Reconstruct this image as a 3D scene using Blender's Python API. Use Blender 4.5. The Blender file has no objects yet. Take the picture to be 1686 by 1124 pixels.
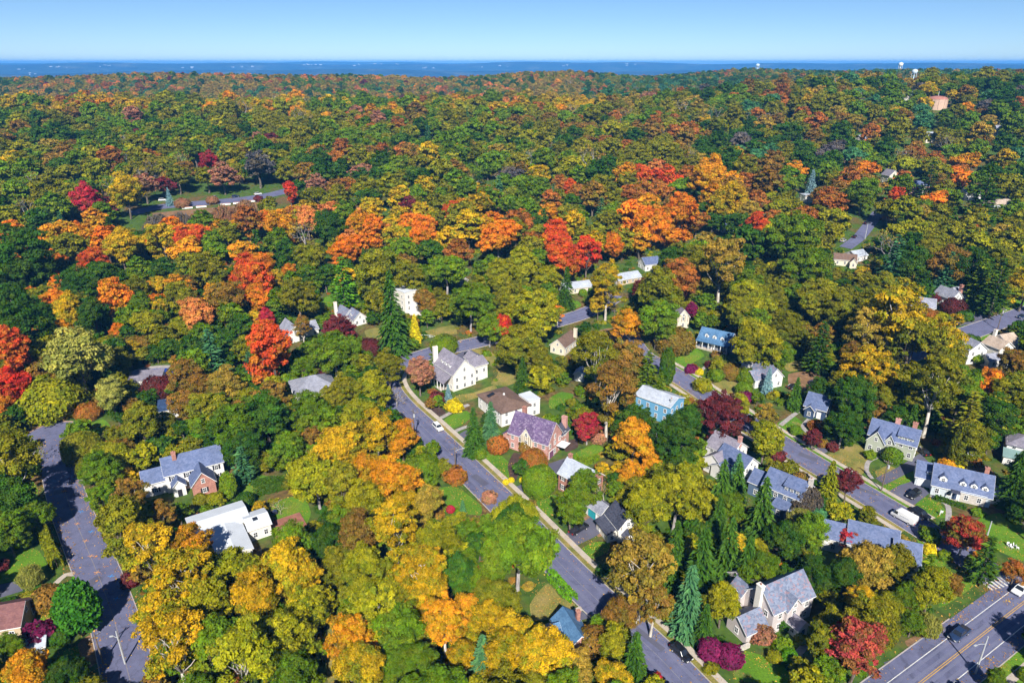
import bpy, bmesh, math, random
import numpy as np
from mathutils import Vector, Matrix

S = bpy.context.scene
COL = S.collection
R = math.radians

# ---------------------------------------------------------------- camera
CAM_H = 105.0
PITCH = math.atan(459 / 1124)
cam_d = bpy.data.cameras.new("camera")
cam = bpy.data.objects.new("camera", cam_d)
COL.objects.link(cam)
cam_d.sensor_width = 36.0
cam_d.lens = 24.0
cam_d.clip_start = 0.5
cam_d.clip_end = 60000
cam.location = (0, 0, CAM_H)
cam.rotation_euler = (math.pi / 2 - PITCH, 0, 0)
S.camera = cam

# ---------------------------------------------------------------- light
SUN_ELEV = 40.0
SUN_TURN = 2.2           # shadows run north, a touch to the west
wd = bpy.data.worlds.new("World")
S.world = wd
wd.use_nodes = True
nt = wd.node_tree
nt.nodes.clear()
sky = nt.nodes.new("ShaderNodeTexSky")
sky.sky_type = 'NISHITA'
sky.sun_disc = False
sky.sun_elevation = R(SUN_ELEV)
sky.sun_rotation = R(180 - SUN_TURN)
sky.altitude = 3500
sky.air_density = 1.0
sky.dust_density = 0.0
sky.ozone_density = 8.0
bg = nt.nodes.new("ShaderNodeBackground")
bg.inputs[1].default_value = 0.07
wo = nt.nodes.new("ShaderNodeOutputWorld")
nt.links.new(sky.outputs[0], bg.inputs[0])
nt.links.new(bg.outputs[0], wo.inputs[0])
sun_d = bpy.data.lights.new("sun", 'SUN')
sun_d.energy = 5.0
sun_d.angle = R(0.5)
sun_d.color = (1.0, 0.95, 0.86)
sun = bpy.data.objects.new("sun", sun_d)
COL.objects.link(sun)
sun.rotation_euler = (R(90 - SUN_ELEV), 0, R(SUN_TURN))
sun.location = (0, -200, 400)
vs = S.view_settings
vs.view_transform = 'Standard'
vs.look = 'None'
vs.exposure = 0.62
vs.gamma = 1.0
S.cycles.max_bounces = 6
S.cycles.diffuse_bounces = 2
S.cycles.glossy_bounces = 2
S.cycles.transmission_bounces = 3
S.cycles.volume_bounces = 0
S.cycles.transparent_max_bounces = 4
S.cycles.use_denoising = True
S.cycles.use_adaptive_sampling = True
S.cycles.adaptive_threshold = 0.03

# ---------------------------------------------------------------- terrain
def sst(a, b, v):
    t = np.clip((v - a) / (b - a), 0, 1)
    return t * t * (3 - 2 * t)

def T(x, y):
    """height of the land above the lowest street"""
    x = np.asarray(x, float); y = np.asarray(y, float)
    u = np.maximum(y - 150, 0)
    up = 0.102 * (u - 60 * (1 - np.exp(-u / 60)))
    east = 20 * sst(60, 430, x) * sst(420, 800, y) * (1 - 0.85 * sst(820, 1250, y))
    crest = 60 + 2.5 * np.sin(x / 190.0) + 1.5 * np.sin(x / 71.0 + 1)
    k = 5.0
    up = -k * np.log(np.exp(-np.minimum(up, 120) / k) + np.exp(-crest / k)) + east
    drop = sst(760, 1000, y) * (1 - 0.75 * sst(200, 560, x)) * 38
    rise = sst(1050, 1420, y) * (44 + 2.5 * np.sin(x / 150.0) + 2 * np.sin(x / 63.0) - 7 * sst(500, 950, -x))
    rise = rise * (1 - 0.55 * sst(100, 480, x))
    z = up - drop + rise
    fall = sst(1500, 2600, y + 0.35 * np.maximum(x - 200, 0) * -1)
    z = z * (1 - fall) - 60 * fall
    return z

def Tz(x, y):
    return float(T(x, y))

F_PX = 1124.0
CP, SP = math.cos(PITCH), math.sin(PITCH)
def ray(px, py):
    u = (px - 843) / F_PX; v = (562 - py) / F_PX
    return u, CP + v * SP, -SP + v * CP

def G(px, py, zr=0.0):
    """the point of the land (raised by zr) that lies in a given direction"""
    dx, dy, dz = ray(px, py)
    t, st = 60.0, 8.0
    while t < 6000:
        if CAM_H + dz * t <= Tz(dx * t, dy * t) + zr:
            break
        t += st
    a, b = t - st, t
    for _ in range(30):
        m = (a + b) / 2
        if CAM_H + dz * m <= Tz(dx * m, dy * m) + zr: b = m
        else: a = m
    return Vector((dx * b, dy * b, Tz(dx * b, dy * b)))

def to_px(x, y, z):
    yy = y * CP - (z - CAM_H) * SP
    up = y * SP + (z - CAM_H) * CP
    return 843 + F_PX * x / yy, 562 - F_PX * up / yy, yy

# ---------------------------------------------------------------- materials
def mat(name):
    m = bpy.data.materials.new(name)
    m.use_nodes = True
    n = m.node_tree
    n.nodes.clear()
    out = n.nodes.new("ShaderNodeOutputMaterial")
    b = n.nodes.new("ShaderNodeBsdfPrincipled")
    n.links.new(b.outputs[0], out.inputs[0])
    b.inputs["Specular IOR Level"].default_value = 0.25
    b.inputs["Roughness"].default_value = 0.8
    return m, n, b

def N(n, t, **kw):
    o = n.nodes.new("ShaderNode" + t)
    for k, v in kw.items():
        if k.startswith("i_"):
            key = k[2:]
            key = int(key) if key.isdigit() else key.replace("_", " ")
            o.inputs[key].default_value = v
        else:
            setattr(o, k, v)
    return o

def ramp(n, src, stops):
    r = n.nodes.new("ShaderNodeValToRGB")
    e = r.color_ramp.elements
    while len(e) < len(stops): e.new(0.5)
    for i, (p, c) in enumerate(stops):
        e[i].position = p
        e[i].color = (*c, 1)
    n.links.new(src, r.inputs[0])
    return r.outputs[0]

def mixc(n, fac, a, b, mode='MIX'):
    m = n.nodes.new("ShaderNodeMix")
    m.data_type = 'RGBA'; m.blend_type = mode
    for sock, v in ((m.inputs[0], fac), (m.inputs[6], a), (m.inputs[7], b)):
        if hasattr(v, 'links'): n.links.new(v, sock)
        elif isinstance(v, (int, float)): sock.default_value = v
        else: sock.default_value = (*v, 1)
    return m.outputs[2]

def noise(n, scale, detail=3.0, coord=None, rough=0.55):
    o = N(n, "TexNoise")
    o.inputs["Scale"].default_value = scale
    o.inputs["Detail"].default_value = detail
    o.inputs["Roughness"].default_value = rough
    if coord is not None: n.links.new(coord, o.inputs["Vector"])
    return o.outputs["Fac"]

def geo_pos(n):
    return N(n, "NewGeometry").outputs["Position"]

def obj_pos(n):
    return N(n, "TexCoord").outputs["Object"]

def surf(name, col, var=0.15, scale=0.6, rough=0.85, col2=None, space='obj', fine=6.0, spec=0.25):
    """plain weathered surface: two noises over a base colour"""
    m, n, b = mat(name)
    c = obj_pos(n) if space == 'obj' else geo_pos(n)
    f1 = noise(n, scale, 4, c)
    c2 = col2 or tuple(v * (1 - var) for v in col)
    base = ramp(n, f1, [(0.32, c2), (0.68, col)])
    f2 = noise(n, fine, 2, c)
    k = ramp(n, f2, [(0.25, (1 - var * .6,) * 3), (0.75, (1 + var * .5,) * 3)])
    n.links.new(mixc(n, 1.0, base, k, 'MULTIPLY'), b.inputs["Base Color"])
    b.inputs["Roughness"].default_value = rough
    b.inputs["Specular IOR Level"].default_value = spec
    return m

M = {}
# land: leaf litter, bare soil and rough grass in patches
m, n, b = mat("land")
p = geo_pos(n)
litter = ramp(n, noise(n, 0.9, 5, p), [(0.3, (0.055, 0.040, 0.018)), (0.5, (0.14, 0.085, 0.03)), (0.72, (0.20, 0.13, 0.05))])
grass = ramp(n, noise(n, 0.5, 5, p), [(0.3, (0.03, 0.07, 0.010)), (0.7, (0.085, 0.15, 0.018))])
pat = ramp(n, noise(n, 0.06, 4, p), [(0.36, (0, 0, 0)), (0.52, (1, 1, 1))])
n.links.new(mixc(n, pat, litter, grass), b.inputs["Base Color"])
b.inputs["Roughness"].default_value = 0.95
M['land'] = m
# mown lawn
m, n, b = mat("lawn")
p = geo_pos(n)
g1 = ramp(n, noise(n, 0.12, 5, p), [(0.3, (0.075, 0.19, 0.010)), (0.55, (0.115, 0.245, 0.013)), (0.75, (0.20, 0.25, 0.030))])
g2 = ramp(n, noise(n, 2.5, 4, p), [(0.3, (0.62, 0.66, 0.6)), (0.7, (1.2, 1.15, 1.1))])
wear = ramp(n, noise(n, 0.22, 5, p), [(0.60, (0, 0, 0)), (0.75, (1, 1, 1))])
c = mixc(n, 1.0, g1, g2, 'MULTIPLY')
n.links.new(mixc(n, wear, c, (0.24, 0.19, 0.06)), b.inputs["Base Color"])
b.inputs["Roughness"].default_value = 0.95
bp = N(n, "Bump"); bp.inputs["Strength"].default_value = 0.6; bp.inputs["Distance"].default_value = 0.1
n.links.new(noise(n, 6, 3, p), bp.inputs["Height"]); n.links.new(bp.outputs[0], b.inputs["Normal"])
M['lawn'] = m
# dry lawn, straw coloured
m, n, b = mat("dry_lawn")
p = geo_pos(n)
g1 = ramp(n, noise(n, 0.25, 5, p), [(0.3, (0.13, 0.16, 0.03)), (0.55, (0.26, 0.22, 0.06)), (0.75, (0.34, 0.25, 0.10))])
g2 = ramp(n, noise(n, 2.5, 4, p), [(0.3, (0.7, 0.7, 0.7)), (0.7, (1.15, 1.15, 1.1))])
n.links.new(mixc(n, 1.0, g1, g2, 'MULTIPLY'), b.inputs["Base Color"])
b.inputs["Roughness"].default_value = 0.95
M['dry_lawn'] = m

def asphalt(name, a, bcol, crack=True):
    m, n, b = mat(name)
    p = geo_pos(n)
    base = ramp(n, noise(n, 0.15, 5, p), [(0.3, a), (0.7, bcol)])
    grain = ramp(n, noise(n, 9, 2, p), [(0.25, (0.86,) * 3), (0.75, (1.12,) * 3)])
    c = mixc(n, 1.0, base, grain, 'MULTIPLY')
    if crack:
        v = N(n, "TexVoronoi", feature='DISTANCE_TO_EDGE'); v.inputs["Scale"].default_value = 0.13
        wob = N(n, "TexNoise"); wob.inputs["Scale"].default_value = 0.7; n.links.new(p, wob.inputs["Vector"])
        ad = N(n, "VectorMath", operation='MULTIPLY_ADD'); ad.inputs[1].default_value = (3, 3, 0)
        n.links.new(wob.outputs["Color"], ad.inputs[0]); n.links.new(p, ad.inputs[2]); n.links.new(ad.outputs[0], v.inputs["Vector"])
        cr = ramp(n, v.outputs["Distance"], [(0.0, (0.72,) * 3), (0.02, (1, 1, 1))])
        c = mixc(n, 1.0, c, cr, 'MULTIPLY')
        patch = ramp(n, noise(n, 0.07, 2, p), [(0.64, (1, 1, 1)), (0.652, (0.84, 0.84, 0.86))])
        c = mixc(n, 1.0, c, patch, 'MULTIPLY')
        stain = ramp(n, noise(n, 0.6, 6, p, .7), [(0.36, (0.90, 0.89, 0.88)), (0.62, (1.05, 1.04, 1.04))])
        c = mixc(n, 1.0, c, stain, 'MULTIPLY')
    n.links.new(c, b.inputs["Base Color"])
    b.inputs["Roughness"].default_value = 0.8
    return m
M['asphalt'] = asphalt("asphalt", (0.115, 0.123, 0.212), (0.15, 0.158, 0.262))
M['drive'] = asphalt("driveway_asphalt", (0.085, 0.085, 0.13), (0.13, 0.13, 0.18), False)
M['concrete'] = surf("concrete", (0.52, 0.45, 0.38), 0.22, 0.4, space='geo', fine=3)
M['paving'] = surf("paving", (0.40, 0.37, 0.36), 0.3, 0.9, space='geo', fine=2)
M['kerb'] = surf("kerb_stone", (0.47, 0.43, 0.40), 0.25, 0.7, space='geo')
M['soil'] = surf("soil", (0.30, 0.17, 0.09), 0.45, 0.4, space='geo', fine=2, col2=(0.15, 0.09, 0.045))
M['mulch'] = surf("mulch", (0.09, 0.055, 0.045), 0.4, 0.7, space='geo', fine=3)
M['paint_white'] = surf("road_paint_white", (0.72, 0.72, 0.70), 0.25, 1.2, space='geo')
M['paint_yellow'] = surf("road_paint_yellow", (0.60, 0.36, 0.08), 0.25, 1.2, space='geo')

# ---------------------------------------------------------------- object helpers
def mesh_obj(name, verts, faces, material, parent=None, smooth=False):
    me = bpy.data.meshes.new(name)
    me.from_pydata(verts, [], faces)
    if isinstance(material, (list, tuple)):
        for mm in material: me.materials.append(mm)
    elif material: me.materials.append(material)
    if smooth:
        me.polygons.foreach_set("use_smooth", [True] * len(me.polygons))
    o = bpy.data.objects.new(name, me)
    COL.objects.link(o)
    if parent: o.parent = parent
    return o

def data_obj(name, me, parent=None, loc=(0, 0, 0), rotz=0.0, scale=None):
    o = bpy.data.objects.new(name, me)
    COL.objects.link(o)
    if parent: o.parent = parent
    o.location = loc
    o.rotation_euler = (0, 0, rotz)
    if scale is not None: o.scale = scale
    return o

def thing(name, label, cat, loc=(0, 0, 0), rotz=0.0, group=None):
    o = bpy.data.objects.new(name, None)
    COL.objects.link(o)
    o.location = loc
    o.rotation_euler = (0, 0, rotz)
    o.empty_display_size = 0.5
    o['label'] = label; o['category'] = cat
    if group: o['group'] = group
    return o

def tag(o, label, cat, group=None):
    o['label'] = label; o['category'] = cat
    if group: o['group'] = group
    return o

class MB:
    """collects simple solids into one mesh"""
    def __init__(s): s.v = []; s.f = []; s.mi = []; s.cur = 0
    def add(s, vs, fs):
        k = len(s.v); s.v += [tuple(v) for v in vs]
        s.f += [tuple(i + k for i in f) for f in fs]; s.mi += [s.cur] * len(fs)
    def box(s, x0, x1, y0, y1, z0, z1):
        s.add([(x0, y0, z0), (x1, y0, z0), (x1, y1, z0), (x0, y1, z0), (x0, y0, z1), (x1, y0, z1), (x1, y1, z1), (x0, y1, z1)],
              [(0, 3, 2, 1), (4, 5, 6, 7), (0, 1, 5, 4), (1, 2, 6, 5), (2, 3, 7, 6), (3, 0, 4, 7)])
    def prism(s, poly, a, b, axis='y'):
        """poly in the plane across axis, extruded from a to b"""
        n_ = len(poly)
        def P(q, t): return (q[0], t, q[1]) if axis == 'y' else ((t, q[0], q[1]) if axis == 'x' else (q[0], q[1], t))
        s.add([P(q, a) for q in poly] + [P(q, b) for q in poly],
              [tuple(range(n_)), tuple(range(2 * n_ - 1, n_ - 1, -1))] + [(i, i + n_, (i + 1) % n_ + n_, (i + 1) % n_) for i in range(n_)])
    def tube(s, pts, rad, seg=6, cap=True):
        pts = [Vector(p) for p in pts]
        if not hasattr(rad, '__len__'): rad = [rad] * len(pts)
        base = len(s.v)
        for i, p in enumerate(pts):
            d = (pts[min(i + 1, len(pts) - 1)] - pts[max(i - 1, 0)]).normalized()
            a = d.cross(Vector((0, 0, 1)))
            if a.length < 1e-3: a = Vector((1, 0, 0))
            a.normalize(); c = d.cross(a)
            for k in range(seg):
                t = 2 * math.pi * k / seg
                q = p + (a * math.cos(t) + c * math.sin(t)) * rad[i]
                s.v.append(tuple(q))
        for i in range(len(pts) - 1):
            for k in range(seg):
                k2 = (k + 1) % seg
                s.f.append((base + i * seg + k, base + i * seg + k2, base + (i + 1) * seg + k2, base + (i + 1) * seg + k)); s.mi.append(s.cur)
        if cap:
            s.f.append(tuple(base + k for k in range(seg))[::-1]); s.mi.append(s.cur)
            s.f.append(tuple(base + (len(pts) - 1) * seg + k for k in range(seg))); s.mi.append(s.cur)
    def mesh(s, name, mats, smooth=False):
        me = bpy.data.meshes.new(name)
        me.from_pydata(s.v, [], s.f)
        for mm in (mats if isinstance(mats, (list, tuple)) else [mats]): me.materials.append(mm)
        if len(set(s.mi)) > 1: me.polygons.foreach_set("material_index", s.mi)
        if smooth: me.polygons.foreach_set("use_smooth", [True] * len(me.polygons))
        bm = bmesh.new(); bm.from_mesh(me); bmesh.ops.recalc_face_normals(bm, faces=bm.faces); bm.to_mesh(me); bm.free()
        return me
    def build(s, name, mats, parent=None, smooth=False):
        return data_obj(name, s.mesh(name, mats, smooth), parent)

# ---------------------------------------------------------------- land
def fan_grid(ys, half, ncol):
    vs = []; fs = []
    cols = np.linspace(-1, 1, ncol)
    for j, y in enumerate(ys):
        w = half(y)
        xs = cols * w
        zs = T(xs, np.full_like(xs, y))
        vs += list(zip(xs.tolist(), [float(y)] * ncol, zs.tolist()))
    for j in range(len(ys) - 1):
        for i in range(ncol - 1):
            a = j * ncol + i
            fs.append((a, a + 1, a + ncol + 1, a + ncol))
    return vs, fs
ys = [-400, -200, -60] + list(np.arange(0, 150, 15)) + list(np.arange(150, 800, 6)) + list(np.arange(800, 2600, 25)) + [2600]
vs_, fs_ = fan_grid(ys, lambda y: 700 + max(y, 0) * 1.25, 121)
o = mesh_obj("ground", vs_, fs_, M['land'], smooth=True); o['kind'] = 'structure'

# the plain and the ridges beyond it
def far_h(x, y):
    h = -60 + 0 * x
    rr = np.sqrt(x * x + y * y)
    def band(r0, w, amp, ph, rough=1.0):
        return amp * np.exp(-((rr - r0) / w) ** 2) * (0.86 + rough * (0.06 * np.sin(x / 2300.0 + ph) + 0.045 * np.sin(x / 870.0 + 2 * ph) + 0.035 * np.sin(x / 330.0 + ph * 3)))
    tilt = 1 - 0.08 * np.tanh(x / 5000.0)
    h = h + band(6500, 700, 45, 1.0, 2.5) + band(9000, 800, 80, 2.3, 2.5) + band(12500, 1100, 176 * tilt, 0.4, 1.5) + band(18000, 1500, 172 * tilt, 3.1, 1.4)
    return h
ys2 = np.geomspace(2600, 24000, 190)
vs_, fs_ = [], []
nc = 281
for y in ys2:
    xs = np.linspace(-1, 1, nc) * (1200 + y * 1.2)
    zz = far_h(xs, np.full_like(xs, y))
    k = float(sst(2600, 3600, y))
    zz = -60.0 * (1 - k) + zz * k
    vs_ += list(zip(xs.tolist(), [float(y)] * nc, zz.tolist()))
for j in range(len(ys2) - 1):
    for i in range(nc - 1):
        a = j * nc + i
        fs_.append((a, a + 1, a + nc + 1, a + nc))
m, n, b = mat("far_woods")
p = geo_pos(n)
c1 = ramp(n, noise(n, 0.0022, 7, p), [(0.35, (0.006, 0.016, 0.012)), (0.55, (0.03, 0.04, 0.022)), (0.72, (0.13, 0.12, 0.06))])
c2 = ramp(n, noise(n, 0.03, 4, p), [(0.35, (0.6, 0.6, 0.6)), (0.65, (1.3, 1.3, 1.3))])
n.links.new(mixc(n, 1.0, c1, c2, 'MULTIPLY'), b.inputs["Base Color"])
o = mesh_obj("far_hills", vs_, fs_, m, smooth=True); o['kind'] = 'structure'

# the air
hz = MB(); hz.box(-34000, 34000, -3000, 26000, -62, 142)
m = bpy.data.materials.new("haze"); m.use_nodes = True; n = m.node_tree; n.nodes.clear()
pv = n.nodes.new("ShaderNodeVolumePrincipled")
pv.inputs["Color"].default_value = (0.10, 0.42, 1.0, 1)
pv.inputs["Density"].default_value = 0.85e-4
pv.inputs["Anisotropy"].default_value = -0.22
ou = n.nodes.new("ShaderNodeOutputMaterial"); n.links.new(pv.outputs[0], ou.inputs["Volume"])
o = hz.build("haze", m); o['kind'] = 'stuff'; o['label'] = 'thin blue autumn haze over the valley'; o['category'] = 'haze'
# ---------------------------------------------------------------- foliage
def leaf_material(name, trans=0.22):
    """leaf colour comes from the tree: two tints, mixed by sprig and by position in the crown"""
    m = bpy.data.materials.new(name); m.use_nodes = True; n = m.node_tree; n.nodes.clear()
    a = N(n, "Attribute", attribute_name="tint", attribute_type='INSTANCER')
    b2 = N(n, "Attribute", attribute_name="tint2", attribute_type='INSTANCER')
    v = N(n, "Attribute", attribute_name="sprig", attribute_type='GEOMETRY')
    sep = N(n, "SeparateColor"); n.links.new(v.outputs["Color"], sep.inputs[0])
    f = ramp(n, sep.outputs[0], [(0.30, (0, 0, 0)), (0.80, (1, 1, 1))])
    c = mixc(n, f, a.outputs["Color"], b2.outputs["Color"])
    k = ramp(n, sep.outputs[1], [(0.0, (0.42, 0.46, 0.50)), (0.5, (1, 1, 1)), (1.0, (1.62, 1.52, 1.15))])  # random leaf tone, widened to paint highlight and dark contrast into the colour
    c = mixc(n, 1.0, c, k, 'MULTIPLY')
    d = N(n, "BsdfDiffuse"); n.links.new(c, d.inputs[0])
    t = N(n, "BsdfTranslucent"); n.links.new(c, t.inputs[0])
    mx = N(n, "MixShader"); mx.inputs[0].default_value = trans
    n.links.new(d.outputs[0], mx.inputs[1]); n.links.new(t.outputs[0], mx.inputs[2])
    g = N(n, "BsdfGlossy"); g.inputs["Roughness"].default_value = 0.55; g.inputs[0].default_value = (1, 1, 1, 1)
    mg = N(n, "MixShader"); mg.inputs[0].default_value = 0.004
    n.links.new(mx.outputs[0], mg.inputs[1]); n.links.new(g.outputs[0], mg.inputs[2])
    o = N(n, "OutputMaterial"); n.links.new(mg.outputs[0], o.inputs[0])
    return m
M['leaf'] = leaf_material("leaves", 0.14)
M['needle'] = leaf_material("needles", 0.08)

def bark_material(name, a, b_):
    m, n, b = mat(name)
    c = obj_pos(n)
    mp = N(n, "Mapping"); mp.inputs["Scale"].default_value = (3, 3, 0.5); n.links.new(c, mp.inputs[0])
    n.links.new(ramp(n, noise(n, 1.4, 4, mp.outputs[0]), [(0.35, a), (0.62, b_)]), b.inputs["Base Color"])
    b.inputs["Roughness"].default_value = 0.95
    return m
M['bark'] = bark_material("bark_brown", (0.07, 0.055, 0.042), (0.19, 0.155, 0.125))
M['bark_pale'] = bark_material("bark_pale", (0.26, 0.22, 0.17), (0.60, 0.56, 0.50))
M['bark_grey'] = bark_material("bark_grey", (0.17, 0.155, 0.15), (0.40, 0.37, 0.36))

def unit(v): return v / np.maximum(np.linalg.norm(v, axis=-1, keepdims=True), 1e-6)

def cards(P, Nn, half, wid, rng, U=None):
    """one folded diamond leaf at every point; returns verts, faces"""
    n_ = len(P)
    if U is None:
        U = np.cross(Nn, rng.normal(size=(n_, 3)))
    U = unit(U); W = unit(np.cross(Nn, U))
    k_ = np.exp(rng.normal(scale=0.34, size=(n_, 1))); half = half * k_ * rng.uniform(0.8, 1.2, (n_, 1)); wid = wid * k_ * rng.uniform(0.8, 1.2, (n_, 1))
    bend = Nn * half * 0.22
    V = np.stack([P - U * half - bend, P + W * wid, P + U * half - bend, P - W * wid], 1).reshape(-1, 3)
    Fq = np.arange(n_ * 4).reshape(-1, 4)
    return V, Fq

def leaf_mesh(name, V, Fq, sprig, material, trunk=None, trunk_mat=None):
    """V, Fq leaf cards; sprig (n,2) two randoms for every leaf; trunk an MB joined below as a second material"""
    nv = len(V)
    tv = np.array(trunk.v) if trunk else np.zeros((0, 3))
    me = bpy.data.meshes.new(name)
    faces = Fq.tolist() + ([tuple(i + nv for i in f) for f in trunk.f] if trunk else [])
    me.from_pydata(np.concatenate([V, tv]).tolist(), [], faces)
    me.materials.append(material)
    if trunk:
        me.materials.append(trunk_mat)
        me.polygons.foreach_set("material_index", [0] * len(Fq) + [1] * len(trunk.f))
    at = me.attributes.new("sprig", 'FLOAT_COLOR', 'POINT')
    c = np.ones((nv + len(tv), 4))
    c[:nv, 0] = np.repeat(sprig[:, 0], 4); c[:nv, 1] = np.repeat(sprig[:, 1], 4); c[:, 2] = 0
    at.data.foreach_set("color", c.ravel())
    return me

def fib(n_, rng):
    i = np.arange(n_) + 0.5
    z = 1 - 2 * i / n_
    ph = i * 2.399963 + rng.uniform(0, 6.28)
    r = np.sqrt(1 - z * z)
    d = np.stack([r * np.cos(ph), r * np.sin(ph), z], 1)
    return unit(d + rng.normal(scale=0.16, size=d.shape))

def limb(mb, a, b, r0, r1, rng, bow=0.12, seg=5, k=3):
    a = np.array(a, float); b = np.array(b, float)
    L = np.linalg.norm(b - a)
    pts = []
    off = rng.normal(size=3) * bow * L
    for i in range(k + 1):
        t = i / k
        p = a + (b - a) * t + off * math.sin(math.pi * t)
        pts.append(p)
    mb.tube(pts, [r0 + (r1 - r0) * i / k for i in range(k + 1)], seg)
    return pts

def broadleaf(seed, rx=6.0, rz=5.2, cz=11.0, clumps=46, per=95, half=0.42, wid=0.26, rc=0.30, gap=0.0, low=-0.55, tr=0.38, limbs=14, top=0.0, lean=0.0):
    """crown of leaf clumps on limbs. returns V, F, sprig, trunk MB, dims"""
    rng = np.random.default_rng(seed)
    # a few big boughs, each carrying its own clumps, with hollows between them
    nl = int(rng.integers(6, 10))
    bd = fib(nl + 4, rng); bd = bd[bd[:, 2] > low][:nl]
    bd = np.concatenate([bd, [[0, 0, 1.0]]])
    bc = bd * np.array([rx * .56, rx * .56, rz * .62]) * rng.uniform(0.78, 1.2, (len(bd), 1))
    if top: bc[:, :2] *= (1 - top * np.clip(bc[:, 2:3] / rz, -0.3, 1))
    br = rx * rng.uniform(0.27, 0.58, len(bd)); st = (rz / rx) ** 0.6
    Cs, ds = [], []
    for b_i in range(len(bd)):
        k_ = max(5, int(1.55 * clumps * br[b_i] ** 2 / (br ** 2).sum()))
        q = fib(k_, rng)
        c_ = bc[b_i] + q * np.array([1, 1, st]) * br[b_i] * rng.uniform(0.62, 1.2, (k_, 1))
        ok = (q * bd[b_i]).sum(1) > -0.30
        Cs.append(c_[ok]); ds.append(unit(q[ok] + 0.5 * bd[b_i]))
    C = np.concatenate(Cs); d = np.concatenate(ds)
    C[:, 0] += lean * C[:, 2]
    if gap:
        keep_ = rng.random(len(C)) > gap; C = C[keep_]; d = d[keep_]
    inner = rng.normal(scale=0.26, size=(max(4, clumps // 8), 3)) * np.array([rx, rx, rz])
    C = np.concatenate([C, inner]); d = np.concatenate([d, unit(inner)])
    Vs, Ss = [], []
    for i, c in enumerate(C):
        ks = rng.uniform(0.5, 1.45)
        r = rx * rc * ks
        m_ = int(per * (0.35 + 0.65 * ks * ks) * rng.uniform(0.8, 1.2))
        q = unit(rng.normal(size=(m_, 3)) + d[i] * 0.5 + np.array([0, 0, 0.28]))
        rr = r * rng.uniform(0.35, 1.2, (m_, 1)) ** 0.75
        ax = unit(rng.normal(size=3) * np.array([1, 1, .5]))
        off = q * rr * np.array([1, 1, 0.66])
        off = off + ax * (off @ ax)[:, None] * rng.uniform(0.1, 0.8)
        P = c + off + rng.normal(scale=0.09 * rx * rc, size=(m_, 3))
        Nn = unit(q + rng.normal(scale=0.45, size=q.shape) + np.array([0, 0, 0.25]))
        V, _ = cards(P, Nn, half, wid, rng)
        Vs.append(V)
        h = np.clip(0.52 + 0.25 * rng.normal() + 0.15 * rng.normal(size=m_) - 0.16 * P[:, 2] / rz, 0, 1)
        Ss.append(np.stack([h, np.clip(0.5 + rng.normal(scale=0.16) + rng.normal(scale=0.17, size=m_), 0, 1)], 1))
    V = np.concatenate(Vs); V[:, 2] += cz
    C[:, 2] += cz
    Fq = np.arange(len(V)).reshape(-1, 4)
    mb = MB()
    base = cz - rz * 0.75
    fork = np.array([rng.normal() * 0.2, rng.normal() * 0.2, max(base, 1.0)])
    mb.tube([(0, 0, -0.6), (0, 0, 0.15), (fork[0] * .5, fork[1] * .5, fork[2] * 0.5), fork], [tr * 1.7, tr * 1.15, tr, tr * 0.85], 8)
    lead = np.array([lean * rz * .5, 0, cz + rz * 0.45])
    pts = limb(mb, fork, lead, tr * 0.8, tr * 0.22, rng, 0.05, 6, 4)
    order = rng.permutation(len(d))[:limbs]
    for i in order:
        s0 = pts[int(rng.integers(0, 4))]
        limb(mb, s0, C[i] * 0.92 + s0 * 0.08, tr * 0.42, tr * 0.08, rng, 0.10, 5, 3)
    zt = float(V[:, 2].max()); rr = float(np.percentile(np.linalg.norm(V[:, :2], axis=1), 97))
    return V, Fq, np.concatenate(Ss), mb, dict(r=rr, cz=cz, top=zt, zb=float(np.percentile(V[:, 2], 2)))

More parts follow.
